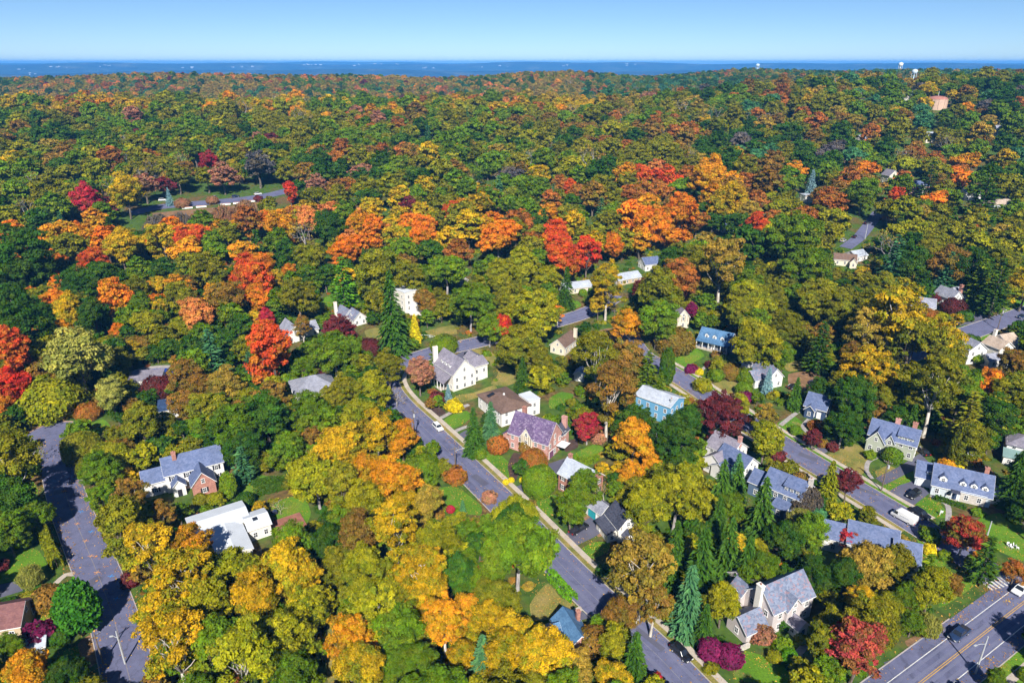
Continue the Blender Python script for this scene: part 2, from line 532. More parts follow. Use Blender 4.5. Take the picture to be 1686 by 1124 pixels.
def conifer(seed, h=16.0, r=3.6, whorls=30, arms=11, per=8, half=0.46, wid=0.17, droop=0.25, bare=0.06, layered=0.0, tipr=0.06, up=0.0):
    rng = np.random.default_rng(seed)
    Ps, Ns, Us, Ss = [], [], [], []
    mb = MB()
    mb.tube([(0, 0, -0.5), (0, 0, h * 0.3), (0, 0, h * 0.7), (0, 0, h * 0.99)], [0.34 * h / 16, 0.27 * h / 16, 0.14 * h / 16, 0.02], 7)
    zs = np.linspace(h * bare, h * 0.975, whorls)
    for wi, z0 in enumerate(zs):
        t = (z0 / h - bare) / (1 - bare)
        env = r * ((1 - t) ** 0.85 + tipr) * (1.0 if t > 0.12 else 0.75 + 2 * t)
        if layered: env *= rng.uniform(1 - layered, 1 + layered * 0.5)
        na = max(5, int(arms * (0.55 + 0.45 * (1 - t))))
        ph0 = rng.uniform(0, 6.28)
        for k in range(na):
            ph = ph0 + 6.283 * k / na + rng.normal(scale=0.16)
            L = env * rng.uniform(0.78, 1.14)
            dirv = np.array([math.cos(ph), math.sin(ph), 0])
            side = np.array([-math.sin(ph), math.cos(ph), 0])
            m_ = max(3, int(per * (0.35 + L / r * 0.8)))
            s = np.sqrt(rng.uniform(0.03, 1.0, m_)) * L
            zz = z0 + rng.normal(scale=0.06) - droop * s * (0.6 + 0.6 * s / max(L, .1)) + up * s
            lat = rng.uniform(-1, 1, m_) * 0.30 * (L - s * 0.65) * 0.8
            P = np.array([0, 0, 0]) + dirv * s[:, None] + side * lat[:, None]
            P[:, 2] = zz + rng.normal(scale=0.05, size=m_)
            Nn = unit(np.array([0, 0, 1.0]) + dirv * 0.75 + rng.normal(scale=0.28, size=(m_, 3)))
            U = dirv + side * (lat / np.maximum(np.abs(lat).max(), 0.1))[:, None] * 0.9 - np.array([0, 0, droop * 1.1])
            Ps.append(P); Ns.append(Nn); Us.append(U + 0 * P)
            bv = rng.normal(scale=0.16)
            Ss.append(np.stack([np.clip(s / max(L, .1) * 0.7 + rng.normal(scale=0.1, size=m_), 0, 1), np.clip(0.5 + bv + rng.normal(scale=0.14, size=m_), 0, 1)], 1))
    P = np.concatenate(Ps); Nn = np.concatenate(Ns); U = np.concatenate(Us)
    V, Fq = cards(P, Nn, half, wid, rng, U)
    return V, Fq, np.concatenate(Ss), mb, dict(r=r, cz=h * 0.45, top=h, zb=h * bare)

def dome(seed, rx=2.0, rz=1.6, cz=1.1, nleaf=1500, half=0.22, wid=0.15, rough=0.10, bumps=10, stems=5, power=2.4, vert=0.0):
    """dense clipped or free shrub: leaf cards over a bumpy closed shell, stems inside"""
    rng = np.random.default_rng(seed)
    q = unit(rng.normal(size=(nleaf, 3)))
    q = q[q[:, 2] > -0.65]
    bd = unit(rng.normal(size=(bumps, 3)))
    bump = np.max(np.exp(-((q[:, None, :] - bd[None]) ** 2).sum(2) / 0.16), axis=1)
    rr = (1 - rough) + rough * bump * 1.7 + rng.normal(scale=0.035 + rough * 0.15, size=len(q))
    dn = (np.abs(q) ** power).sum(1) ** (1 / power)
    P = q / dn[:, None] * rr[:, None] * np.array([rx, rx, rz])
    Nn = unit(q + rng.normal(scale=0.40, size=q.shape) + np.array([0, 0, 0.15]))
    U = None
    if vert: U = np.array([0, 0, 1.0]) + rng.normal(scale=0.4, size=q.shape)
    V, Fq = cards(P, Nn, half, wid, rng, U)
    V[:, 2] = np.maximum(V[:, 2] + cz, 0.02)
    S_ = np.stack([np.clip(0.5 + (bump - 0.5) * 0.5 + rng.normal(scale=0.14, size=len(q)), 0, 1), np.clip(0.5 + rng.normal(scale=0.2, size=len(q)), 0, 1)], 1)
    mb = MB()
    for k in range(stems):
        a = 6.283 * k / stems + rng.uniform(-.3, .3)
        limb(mb, (0.12 * rx * math.cos(a), 0.12 * rx * math.sin(a), -0.3), (0.5 * rx * math.cos(a), 0.5 * rx * math.sin(a), cz + rz * 0.35), 0.05 * rx, 0.015 * rx, rng, 0.08, 5, 3)
    return V, Fq, S_, mb, dict(r=rx, cz=cz, top=cz + rz, zb=0)

def bare_tree(seed, h=15.0, spread=0.33, leaves=0):
    rng = np.random.default_rng(seed)
    mb = MB(); tips = []
    def grow(p, d, L, r, lev):
        p = np.array(p); d = unit(np.array(d))
        mid = p + d * L * 0.5 + rng.normal(size=3) * L * 0.04
        e = p + d * L + rng.normal(size=3) * L * 0.05
        mb.tube([p, mid, e], [r, r * 0.82, r * 0.62], 6 if lev < 2 else 4, cap=lev == 0)
        if lev >= 4:
            tips.append(e); return
        for k in range(3 if lev < 3 else 2):
            nd = unit(d * 0.85 + rng.normal(size=3) * spread * 1.5 + np.array([0, 0, 0.16]))
            st = p + (e - p) * rng.uniform(0.55, 1.0)
            grow(st, nd, L * rng.uniform(0.55, 0.78), r * rng.uniform(0.42, 0.58), lev + 1)
    grow((0, 0, -0.4), (0.02, 0.0, 1), h * 0.44, h * 0.021, 0)
    tips = np.array(tips)
    Ps = np.repeat(tips, 5, 0) + rng.normal(scale=0.5, size=(len(tips) * 5, 3))
    V, Fq = cards(Ps, unit(rng.normal(size=Ps.shape)), 0.26, 0.15, rng)
    S_ = rng.uniform(0.2, 0.8, (len(Ps), 2))
    zt = max(v[2] for v in mb.v)
    return V, Fq, S_, mb, dict(r=float(np.percentile(np.linalg.norm(tips[:, :2], axis=1), 95)), cz=zt * 0.68, top=zt, zb=h * 0.4)

PROTO = {}     # kind -> list of (crown mesh, trunk mesh, dims)
LOD = {}       # kind -> list of joined light meshes
def reg(kind, gen, leafmat, barkmat, lod=None):
    V, Fq, S_, mb, dm = gen
    cm = leaf_mesh("crown", V, Fq, S_, leafmat)
    tm = mb.mesh("trunk", barkmat, smooth=True)
    PROTO.setdefault(kind, []).append((cm, tm, dm))
for sd in range(6):
    reg('round', broadleaf(11 + sd, rx=6.0, rz=6.6 + 0.5 * (sd % 3), cz=9.8 + 0.5 * (sd % 2), clumps=100, per=145, half=0.245, wid=0.155, rc=0.19 + 0.015 * (sd % 2), low=-0.85), M['leaf'], M['bark'])
for sd in range(4):
    reg('spread', broadleaf(31 + sd, rx=7.2, rz=6.2, cz=9.6, clumps=116, per=150, rc=0.165, half=0.25, wid=0.16, low=-0.75), M['leaf'], M['bark_grey'])
for sd in range(4):
    reg('oval', broadleaf(51 + sd, rx=4.4, rz=7.0, cz=8.8, clumps=92, per=140, rc=0.22, half=0.225, wid=0.145, low=-0.8, top=0.30, tr=0.30), M['leaf'], M['bark'])
for sd in range(4):
    reg('open', broadleaf(71 + sd, rx=5.6, rz=8.2, cz=13.2, clumps=84, per=145, rc=0.19, half=0.24, wid=0.155, gap=0.16, low=-0.75, tr=0.42, limbs=20, lean=0.05), M['leaf'], M['bark_pale'])
for sd in range(3):
    reg('spruce', conifer(91 + sd, h=17, r=3.9, whorls=34, arms=13, per=9, droop=0.28 + 0.05 * sd), M['needle'], M['bark'])
for sd in range(3):
    reg('pine', conifer(101 + sd, h=17, r=4.4, whorls=19, arms=11, per=13, half=0.50, wid=0.20, droop=-0.03, bare=0.12, layered=0.30, tipr=0.14, up=0.05), M['needle'], M['bark'])
for sd in range(3):
    reg('column', dome(111 + sd, rx=1.6, rz=4.6, cz=4.5, nleaf=3000, half=0.27, wid=0.13, rough=0.12, bumps=34, power=1.7, vert=1), M['needle'], M['bark'])
for sd in range(3):
    reg('shrub', dome(121 + sd, rx=2.0, rz=1.5, cz=1.2, nleaf=1500, rough=0.22, bumps=14, power=2.0), M['leaf'], M['bark'])
for sd in range(2):
    reg('clipped', dome(131 + sd, rx=2.0, rz=1.75, cz=1.6, nleaf=2200, half=0.16, wid=0.12, rough=0.05, bumps=9), M['leaf'], M['bark'])
for sd in range(2):
    reg('thicket', dome(161 + sd, rx=5.0, rz=3.6, cz=2.9, nleaf=9000, half=0.26, wid=0.17, rough=0.22, bumps=44, power=2.0, stems=9), M['leaf'], M['bark'])
for sd in range(2):
    reg('topiary', dome(171 + sd, rx=5.0, rz=4.6, cz=4.2, nleaf=12000, half=0.20, wid=0.14, rough=0.07, bumps=16, stems=7, power=2.3), M['leaf'], M['bark'])
for sd in range(2):
    reg('feather', dome(141 + sd, rx=3.4, rz=3.6, cz=3.6, nleaf=3800, half=0.42, wid=0.12, rough=0.24, bumps=40, power=2.0, vert=1), M['leaf'], M['bark'])
for sd in range(3):
    reg('bare', bare_tree(151 + sd), M['leaf'], M['bark_pale'])

# lighter trees for the far woods
LODCOL = bpy.data.collections.new("woodland_kinds")
def lod(gen, leafmat, barkmat):
    V, Fq, S_, mb, dm = gen
    me = leaf_mesh("woodland_tree", V, Fq, S_, leafmat, mb, barkmat)
    o = bpy.data.objects.new("woodland_tree_%02d" % len(LODCOL.objects), me)
    LODCOL.objects.link(o)
for sd in range(6):
    lod(broadleaf(211 + sd, rx=6.0, rz=6.4 + 0.6 * (sd % 3), cz=9.0, clumps=64, per=48, half=0.48, wid=0.32, rc=0.22, limbs=6, low=-0.6), M['leaf'], M['bark'])
for sd in range(3):
    lod(broadleaf(231 + sd, rx=4.6, rz=7.4, cz=8.8, clumps=56, per=48, half=0.46, wid=0.31, rc=0.25, limbs=5, low=-0.8, top=0.25), M['leaf'], M['bark'])
lod(conifer(241, h=17, r=3.9, whorls=20, arms=10, per=6, half=0.75, wid=0.3), M['needle'], M['bark'])
lod(bare_tree(251), M['leaf'], M['bark_grey'])

# leaf colours: (main, second) reflectances
TINT = {
    'gold':    ((0.52, 0.32, 0.010), (0.23, 0.24, 0.012)),
    'amber':   ((0.64, 0.25, 0.012), (0.42, 0.27, 0.012)),
    'orange':  ((0.72, 0.185, 0.014), (0.50, 0.24, 0.014)),
    'salmon':  ((0.64, 0.21, 0.060), (0.48, 0.23, 0.045)),
    'red':     ((0.62, 0.075, 0.020), (0.50, 0.18, 0.018)),
    'scarlet': ((0.60, 0.035, 0.020), (0.50, 0.11, 0.020)),
    'crimson': ((0.46, 0.025, 0.055), (0.30, 0.075, 0.035)),
    'rust':    ((0.38, 0.125, 0.025), (0.25, 0.14, 0.022)),
    'brown':   ((0.26, 0.135, 0.025), (0.19, 0.155, 0.022)),
    'rosy':    ((0.38, 0.16, 0.10), (0.25, 0.15, 0.07)),
    'maroon':  ((0.17, 0.026, 0.034), (0.10, 0.035, 0.028)),
    'purple':  ((0.19, 0.016, 0.085), (0.12, 0.014, 0.055)),
    'tan':     ((0.36, 0.24, 0.035), (0.24, 0.205, 0.025)),
    'olive':   ((0.215, 0.20, 0.011), (0.135, 0.165, 0.011)),
    'lime':    ((0.31, 0.29, 0.010), (0.165, 0.205, 0.010)),
    'pale':    ((0.33, 0.32, 0.065), (0.21, 0.235, 0.04)),
    'green':   ((0.105, 0.20, 0.009), (0.15, 0.20, 0.010)),
    'grass':   ((0.09, 0.26, 0.012), (0.12, 0.25, 0.012)),
    'deep':    ((0.036, 0.105, 0.010), (0.072, 0.125, 0.010)),
    'fir':     ((0.035, 0.105, 0.012), (0.075, 0.155, 0.014)),
    'emerald': ((0.035, 0.15, 0.012), (0.06, 0.19, 0.014)),
    'raspberry': ((0.48, 0.07, 0.07), (0.26, 0.12, 0.035)),
    'redgreen': ((0.44, 0.045, 0.035), (0.14, 0.14, 0.015)),
    'teal':    ((0.055, 0.18, 0.075), (0.09, 0.20, 0.075)),
    'blue':    ((0.17, 0.30, 0.36), (0.20, 0.34, 0.36)),
    'smoky':   ((0.12, 0.11, 0.12), (0.14, 0.11, 0.07)),
    'yellow':  ((0.75, 0.58, 0.012), (0.60, 0.52, 0.015)),
}
COLWORD = {'fir': 'fir-green', 'emerald': 'emerald-green', 'raspberry': 'raspberry-red', 'redgreen': 'red and green', 'gold': 'golden', 'amber': 'amber-orange', 'orange': 'bright orange', 'salmon': 'salmon-orange', 'red': 'orange-red', 'scarlet': 'scarlet', 'crimson': 'crimson',
           'rust': 'rust-coloured', 'brown': 'brownish', 'rosy': 'pinkish-brown', 'maroon': 'dark maroon', 'purple': 'purple', 'tan': 'tan', 'olive': 'olive-green', 'lime': 'yellow-green',
           'pale': 'pale sage-green', 'green': 'green', 'grass': 'vivid green', 'deep': 'dark green', 'teal': 'blue-green', 'blue': 'pale blue', 'smoky': 'smoky grey', 'yellow': 'bright yellow'}
rnd = random.Random(7)
def tints(c):
    a, b_ = TINT[c]
    k = rnd.uniform(0.85, 1.15); w = rnd.uniform(-0.05, 0.05)
    f = lambda t: [min(1.0, max(0.0, t[0] * k * (1 + w))), min(1.0, t[1] * k), t[2] * k]
    return f(a), f(b_)

PLANTS = []    # every individual plant: dict(root, kind, colour, x, y, r, top)
KINDNAME = {'round': 'broadleaf_tree', 'spread': 'oak_tree', 'oval': 'maple_tree', 'open': 'sycamore_tree', 'spruce': 'spruce_tree', 'pine': 'pine_tree', 'column': 'columnar_evergreen',
            'shrub': 'shrub', 'clipped': 'clipped_shrub', 'thicket': 'large_bush', 'topiary': 'clipped_bush', 'feather': 'feathery_shrub', 'bare': 'leafless_tree'}
def plant_at(x, y, rad, kind, colour, zs=1.0):
    """one plant of crown radius rad standing at x, y"""
    protos = PROTO[kind]
    cm, tm, dm = protos[rnd.randrange(len(protos))]
    s = rad / dm['r']
    root = thing(KINDNAME[kind], '', 'tree', (x, y, Tz(x, y)), rnd.uniform(0, 6.283))
    s_z = s * zs
    a, b_ = tints(colour)
    c = data_obj("crown", cm, root, scale=(s, s, s_z)); c['tint'] = a; c['tint2'] = b_
    t = data_obj("trunk", tm, root, scale=(s, s, s_z))
    PLANTS.append(dict(root=root, kind=kind, colour=colour, x=x, y=y, r=rad, top=dm['top'] * s_z))
    return root

def plant(px, py, w, kind, colour, zs=1.0):
    """a plant whose crown centre is seen at px, py and whose crown is w wide there"""
    dm = PROTO[kind][0][2]
    rad = 5.0
    for _ in range(12):
        p = G(px, py, dm['cz'] * rad / dm['r'] * zs)
        _, _, dep = to_px(p.x, p.y, p.z + dm['cz'] * rad / dm['r'] * zs)
        rad = 0.5 * w * dep / F_PX
    if rad > 3.2 and kind in ('shrub', 'clipped'): return plant(px, py, w, {'shrub': 'thicket', 'clipped': 'topiary'}[kind], colour, zs)
    return plant_at(p.x, p.y, rad, kind, colour, zs)
# ---------------------------------------------------------------- roads, walks, lawns
def smooth_line(pts, step=3.0):
    """Catmull-Rom through 2-D points, resampled"""
    P = [np.array(p[:2], float) for p in pts]
    P = [2 * P[0] - P[1]] + P + [2 * P[-1] - P[-2]]
    out = []
    for i in range(1, len(P) - 2):
        L = np.linalg.norm(P[i + 1] - P[i]); k = max(2, int(L / step))
        for j in range(k):
            t = j / k
            out.append(0.5 * ((2 * P[i]) + (-P[i - 1] + P[i + 1]) * t + (2 * P[i - 1] - 5 * P[i] + 4 * P[i + 1] - P[i + 2]) * t * t + (-P[i - 1] + 3 * P[i] - 3 * P[i + 1] + P[i + 2]) * t ** 3))
    out.append(P[-2])
    return np.array(out)

def normals2(L):
    d = np.gradient(L, axis=0); d /= np.linalg.norm(d, axis=1)[:, None]
    return np.stack([-d[:, 1], d[:, 0]], 1)       # to the left of travel

def strip(name, L, a, b, z, material, thick=0.0, parent=None, part=None):
    """ribbon between offsets a and b (left positive) of line L"""
    nn = normals2(L)
    Aa = L + nn * a; Bb = L + nn * b
    v = []; f = []
    k = len(L)
    cols = [Aa, Bb]
    for c in cols:
        v += [(p[0], p[1], Tz(p[0], p[1]) + z) for p in c]
    f += [(i, i + 1, k + i + 1, k + i) for i in range(k - 1)]
    if thick:
        for c in cols: v += [(p[0], p[1], Tz(p[0], p[1]) + z - thick) for p in c]
        f += [(i, 2 * k + i, 2 * k + i + 1, i + 1) for i in range(k - 1)]
        f += [(k + i, k + i + 1, 3 * k + i + 1, 3 * k + i) for i in range(k - 1)]
        f += [(0, k, 3 * k, 2 * k), (k - 1, 3 * k - 1, 4 * k - 1, 2 * k - 1)]
    o = mesh_obj(name, v, f, material, parent)
    bm = bmesh.new(); bm.from_mesh(o.data); bmesh.ops.recalc_face_normals(bm, faces=bm.faces)
    if not thick and bm.faces[:] and sum(q.normal.z for q in bm.faces) < 0: bmesh.ops.reverse_faces(bm, faces=bm.faces)
    bm.to_mesh(o.data); bm.free()
    if not parent: o['kind'] = 'structure'
    return o

def sheet(name, pts, z, material, parent=None, kind='structure', smooth=True):
    """flat piece of ground with a soft outline through world points"""
    if smooth and len(pts) > 3:
        Q = [np.array(p[:2], float) for p in pts]; n_ = len(Q); out = []
        for i in range(n_):
            p0, p1, p2, p3 = Q[i - 1], Q[i], Q[(i + 1) % n_], Q[(i + 2) % n_]
            for j in range(5):
                t = j / 5
                cr = 0.5 * (2 * p1 + (p2 - p0) * t + (2 * p0 - 5 * p1 + 4 * p2 - p3) * t * t + (-p0 + 3 * p1 - 3 * p2 + p3) * t ** 3)
                out.append(0.55 * cr + 0.45 * (p1 + (p2 - p1) * t))
        pts = out
    bm = bmesh.new()
    vs = [bm.verts.new((p[0], p[1], 0)) for p in pts]
    bm.faces.new(vs)
    bmesh.ops.triangulate(bm, faces=bm.faces[:])
    for _ in range(3):
        es = [e for e in bm.edges if e.calc_length() > 6]
        if es:
            bmesh.ops.subdivide_edges(bm, edges=es, cuts=1)
            bmesh.ops.triangulate(bm, faces=bm.faces[:])
    for v in bm.verts: v.co.z = Tz(v.co.x, v.co.y) + z
    bmesh.ops.recalc_face_normals(bm, faces=bm.faces)
    if sum(q.normal.z for q in bm.faces) < 0: bmesh.ops.reverse_faces(bm, faces=bm.faces)
    me = bpy.data.meshes.new(name); bm.to_mesh(me); bm.free(); me.materials.append(material)
    o = data_obj(name, me, parent)
    if not parent: o['kind'] = kind
    return o

VIEW = []      # points x, y, z that trees may not hide
OPEN = []      # open ground: (x, y, radius) that trees keep clear of
def keep(L, rad):
    for p in L: OPEN.append((float(p[0]), float(p[1]), rad))
def Gs(*px): return [G(*p) for p in px]

# street in the middle: its east kerb, from the south
k1 = smooth_line(Gs((1215, 1170), (1154, 1108), (1109, 1063), (1057, 1016), (965, 934), (841, 811), (741, 718), (681, 664), (660, 638), (656, 621), (663, 610), (680, 602), (708, 592), (740, 583), (785, 573), (850, 557), (925, 537), (985, 517), (1030, 490)))
W1 = 8.6
strip("road", k1, 0, W1, 0.05, M['asphalt'])
strip("kerb", k1, -0.18, 0.0, 0.14, M['kerb'], 0.2); strip("kerb", k1, W1, W1 + 0.18, 0.14, M['kerb'], 0.2)
nb = int(len(k1) * 0.60)
s1 = k1[:nb]
strip("verge", s1, -1.35, -0.18, 0.10, M['dry_lawn'])
strip("sidewalk", s1, -2.75, -1.35, 0.12, M['concrete'], 0.15)
keep(k1[::2], 1.0); keep((k1 + normals2(k1) * 4.3)[::2], 5.0); keep((k1 + normals2(k1) * -2.0)[::2], 1.5)
# worn centre seam
strip("paint_line", k1[:nb + 20], 4.22, 4.34, 0.056, surf("road_seam", (0.24, 0.235, 0.27), 0.2, space='geo'))
# street on the east side
c2 = smooth_line(Gs((1030, 545), (1052, 580), (1085, 602), (1130, 628), (1205, 679), (1281, 727), (1365, 778), (1445, 826), (1510, 865), (1560, 896), (1605, 926), (1652, 958), (1684, 984)))
strip("road", c2, -4.25, 4.25, 0.046, M['asphalt'])
strip("kerb", c2[:-6], 4.25, 4.43, 0.14, M['kerb'], 0.2); strip("kerb", c2[:-6], -4.43, -4.25, 0.14, M['kerb'], 0.2)
e2 = c2[8:-8]
strip("verge", e2, 4.43, 5.5, 0.10, M['lawn']); strip("sidewalk", e2, 5.5, 6.9, 0.12, M['concrete'], 0.15)
strip("verge", e2, -5.5, -4.43, 0.10, M['dry_lawn']); strip("sidewalk", e2, -6.8, -5.5, 0.12, M['concrete'], 0.15)
keep(c2[::2], 5.2); keep((c2 + normals2(c2) * 6)[::2], 2.2); keep((c2 - normals2(c2) * 6)[::2], 1.8)
# main road in the corner, with lines
a_, b_ = G(1515, 1124), G(1686, 991)
dv = (b_ - a_); dv.z = 0; dv.normalize()
m0 = [a_ - dv * 60 + dv * 14 * i for i in range(16)]
cm_ = smooth_line(m0)
strip("road", cm_, -5.6, 5.6, 0.054, M['asphalt'])
for s_ in (-1, 1):
    strip("kerb", cm_[:24] if s_ > 0 else cm_, s_ * 5.6, s_ * 5.8, 0.14, M['kerb'], 0.2)
    strip("paint_line", cm_, s_ * 3.05, s_ * 3.2, 0.060, M['paint_white'])
    strip("paint_line", cm_, s_ * 0.10, s_ * 0.24, 0.060, M['paint_yellow'])
strip("verge", cm_, -7.6, -5.8, 0.10, M['lawn']); strip("sidewalk", cm_, -9.0, -7.6, 0.12, M['concrete'], 0.15)
keep(cm_[::2], 6.5); keep((cm_ - normals2(cm_) * 8)[::2], 1.6)
# crosswalk bars and stop line where the east street meets it
ce = G(1646, 958); d2 = np.array(c2[-1] - c2[-6]); d2 /= np.linalg.norm(d2); n2 = np.array([-d2[1], d2[0]])
for i in range(8):
    o_ = np.array([ce.x, ce.y]) + n2 * (-3.7 + i * 1.05)
    q = [o_ - d2 * 1.4 - n2 * .24, o_ + d2 * 1.4 - n2 * .24, o_ + d2 * 1.4 + n2 * .24, o_ - d2 * 1.4 + n2 * .24]
    sheet("crosswalk_bar", q, 0.062, M['paint_white'], smooth=False)
o_ = np.array([ce.x, ce.y]) - d2 * 3.2 + n2 * 1.9
sheet("stop_line", [o_ - d2 * .3 - n2 * 1.8, o_ + d2 * .3 - n2 * 1.8, o_ + d2 * .3 + n2 * 1.8, o_ - d2 * .3 + n2 * 1.8], 0.062, M['paint_white'], smooth=False)
m_trk = asphalt("worn_wheel_track", (0.135, 0.142, 0.225), (0.165, 0.172, 0.268), False)
for a_o in (1.9, 6.1): strip("wheel_track", k1, a_o - .45, a_o + .45, 0.0535, m_trk)
for a_o in (-2.2, 2.2): strip("wheel_track", c2, a_o - .45, a_o + .45, 0.0495, m_trk)
for a_o in (-2.4, -.9, .9, 2.4): strip("wheel_track", cm_, a_o - .3, a_o + .3, 0.0575, m_trk)
# dead-end street on the west side
c4 = smooth_line(Gs((90, 716), (97, 765), (112, 825), (138, 890), (163, 950), (188, 1020), (204, 1080), (222, 1150)))
strip("road", c4, -4.2, 4.2, 0.046, M['asphalt'])
ct = G(86, 716)
circ = [(ct.x + 7.5 * math.cos(t), ct.y + 7.5 * math.sin(t)) for t in np.linspace(0, 2 * math.pi, 28, endpoint=False)]
sheet("road", circ, 0.050, M['asphalt'], smooth=False)
ring = np.array([(ct.x + 7.6 * math.cos(t), ct.y + 7.6 * math.sin(t)) for t in np.linspace(-0.3, math.pi + 0.5, 40)])
strip("kerb", ring, -0.45, 0.0, 0.12, surf("brick_kerb", (0.46, 0.30, 0.24), 0.3, 1.0, space='geo'), 0.2)
strip("kerb", c4[8:], 4.2, 4.38, 0.12, M['kerb'], 0.2); strip("kerb", c4[8:], -4.38, -4.2, 0.12, M['kerb'], 0.2)
strip("paint_line", c4[10:], -0.06, 0.06, 0.056, surf("road_seam_warm", (0.27, 0.24, 0.24), 0.3, space='geo'))
keep(c4[::2], 5.0); keep([(ct.x, ct.y)], 8.2)
m_or = surf("spray_orange", (0.70, 0.33, 0.12), 0.3, 2, space='geo'); m_bl = surf("spray_blue", (0.05, 0.30, 0.75), 0.3, 2, space='geo')
for (px, py, mm) in [(134, 842, m_bl), (150, 875, m_bl), (183, 948, m_bl), (192, 985, m_bl), (120, 838, m_or), (106, 808, m_or), (127, 862, m_or), (141, 890, m_or), (150, 915, m_or), (160, 942, m_or), (172, 970, m_or), (116, 795, m_or)]:
    p = G(px, py)
    for (ax, ay) in ((.75, .09), (.09, .55)): sheet("paint_mark", [(p.x - ax, p.y - ay), (p.x + ax, p.y - ay), (p.x + ax, p.y + ay), (p.x - ax, p.y + ay)], 0.058 if ax > .5 else 0.062, mm, smooth=False)
for (cx_, cy_, L_, w_, a_) in [(100, 809, 1.6, 1.2, .4), (1070, 1052, 3.4, .6, -.9), (790, 790, 3.0, 1.0, -.9), (1330, 752, 2.6, 1.0, -.75), (150, 960, 2.2, 1.0, 1.2), (1420, 806, 3.4, .7, -.75)]:
    p = G(cx_, cy_); u = np.array([math.cos(a_), math.sin(a_)]); v = np.array([-u[1], u[0]]); q = np.array([p.x, p.y])
    sheet("road_patch", [q - u * L_ - v * w_, q + u * L_ - v * w_, q + u * L_ + v * w_, q - u * L_ + v * w_], 0.0545 if cx_ < 300 else 0.0565, M['drive'], smooth=False)
# street at the east edge, higher up
c3 = smooth_line(Gs((1470, 596), (1540, 566), (1595, 548), (1640, 532), (1686, 516), (1760, 490)))
strip("road", c3, -4.3, 4.3, 0.05, M['asphalt']); keep(c3[::2], 5.2)
strip("kerb", c3, 4.3, 4.5, 0.14, M['kerb'], 0.2); strip("kerb", c3, -4.5, -4.3, 0.14, M['kerb'], 0.2)
# lane and pull-in on the ridge
c5 = smooth_line(Gs((215, 352), (255, 342), (300, 337), (350, 333), (400, 328), (445, 321), (480, 312)))
strip("road", c5, -5.5, 5.5, 0.05, M['asphalt']); keep(c5[::2], 7.5)
VIEW += [(float(q[0]), float(q[1]), Tz(*q) + .5) for q in c5[::3]]
keep((c5 - normals2(c5) * 9)[::2], 4.0)
# lane among the upper houses
c6 = smooth_line(Gs((1392, 408), (1412, 393), (1425, 378), (1436, 364), (1446, 350)))
strip("road", c6, -3.2, 3.2, 0.05, M['asphalt']); keep(c6[::2], 5)
VIEW += [(float(q[0]), float(q[1]), Tz(*q) + .5) for q in c6[4::6]]

def area(name, m_, z, *px, clear=True, grow=0.0, smooth=True):
    w = Gs(*px)
    o = sheet(name, w, z, M[m_] if isinstance(m_, str) else m_, smooth=smooth)
    if clear:
        for p in w: OPEN.append((p.x, p.y, 1.2 + grow))
        cx = sum(p.x for p in w) / len(w); cy = sum(p.y for p in w) / len(w)
        for k in range(-2, 3):
            pass
        r = min(math.hypot(p.x - cx, p.y - cy) for p in w)
        OPEN.append((cx, cy, r + grow))
        for p in w: OPEN.append(((p.x + cx) / 2, (p.y + cy) / 2, max(1.5, r * 0.6)))
    return o

LAWNS = [
    [(724, 697), (748, 681), (768, 676), (777, 685), (760, 700), (740, 706)],
    [(790, 751), (806, 742), (822, 747), (841, 765), (838, 785), (828, 788)],
    [(398, 796), (424, 780), (449, 789), (430, 812), (405, 826)],
    [(446, 836), (470, 820), (500, 816), (512, 845), (500, 866), (462, 862)],
    [(22, 812), (50, 790), (62, 805), (60, 850), (20, 862)],
    [(-10, 915), (35, 905), (62, 905), (77, 928), (66, 947), (30, 952), (-10, 962)],
    [(48, 1016), (72, 1008), (97, 1000), (99, 1032), (54, 1038)],
    [(104, 1072), (130, 1062), (138, 1088), (112, 1096)],
    [(150, 698), (170, 690), (182, 702), (160, 716)],
    [(952, 907), (978, 892), (1004, 893), (1000, 908), (974, 920)],
    [(1279, 697), (1305, 684), (1324, 698), (1312, 716), (1298, 712)],
    [(1506, 833), (1523, 818), (1548, 830), (1563, 850), (1537, 852)],
    [(1450, 800), (1478, 786), (1504, 776), (1506, 789), (1466, 809)],
    [(1606, 858), (1645, 844), (1686, 870), (1720, 920), (1690, 925), (1640, 905), (1622, 888)],
    [(1615, 1104), (1640, 1088), (1700, 1086), (1730, 1135), (1605, 1135)],
    [(1216, 1070), (1255, 1078), (1290, 1084), (1300, 1124), (1210, 1118)],
    [(1107, 586), (1128, 573), (1148, 574), (1160, 586), (1135, 600), (1118, 606)],
    [(941, 751), (960, 739), (980, 731), (998, 741), (962, 760)],
    [(880, 821), (900, 814), (916, 816), (918, 832), (901, 852)],
    [(720, 806), (745, 800), (762, 808), (792, 832), (790, 848), (744, 840)],
    [(676, 716), (690, 728), (682, 735), (668, 724)],
    [(612, 600), (630, 590), (646, 584), (640, 594), (626, 602)],
    [(1600, 557), (1622, 546), (1640, 548), (1636, 562), (1606, 566)],
    [(1630, 500), (1655, 490), (1700, 500), (1682, 510), (1652, 517)],
    [(905, 655), (925, 645), (945, 650), (930, 668), (905, 672)],
    [(1560, 960), (1600, 945), (1606, 962), (1575, 985), (1545, 1000)],
    [(1508, 880), (1530, 900), (1560, 925), (1545, 935), (1520, 915)],
    [(440, 700), (470, 705), (468, 720), (440, 716)],
    [(520, 495), (545, 487), (556, 500), (530, 508)],
    [(930, 500), (950, 495), (958, 503), (940, 510)],
]
for q in LAWNS: area("lawn", 'lawn', 0.03, *q)
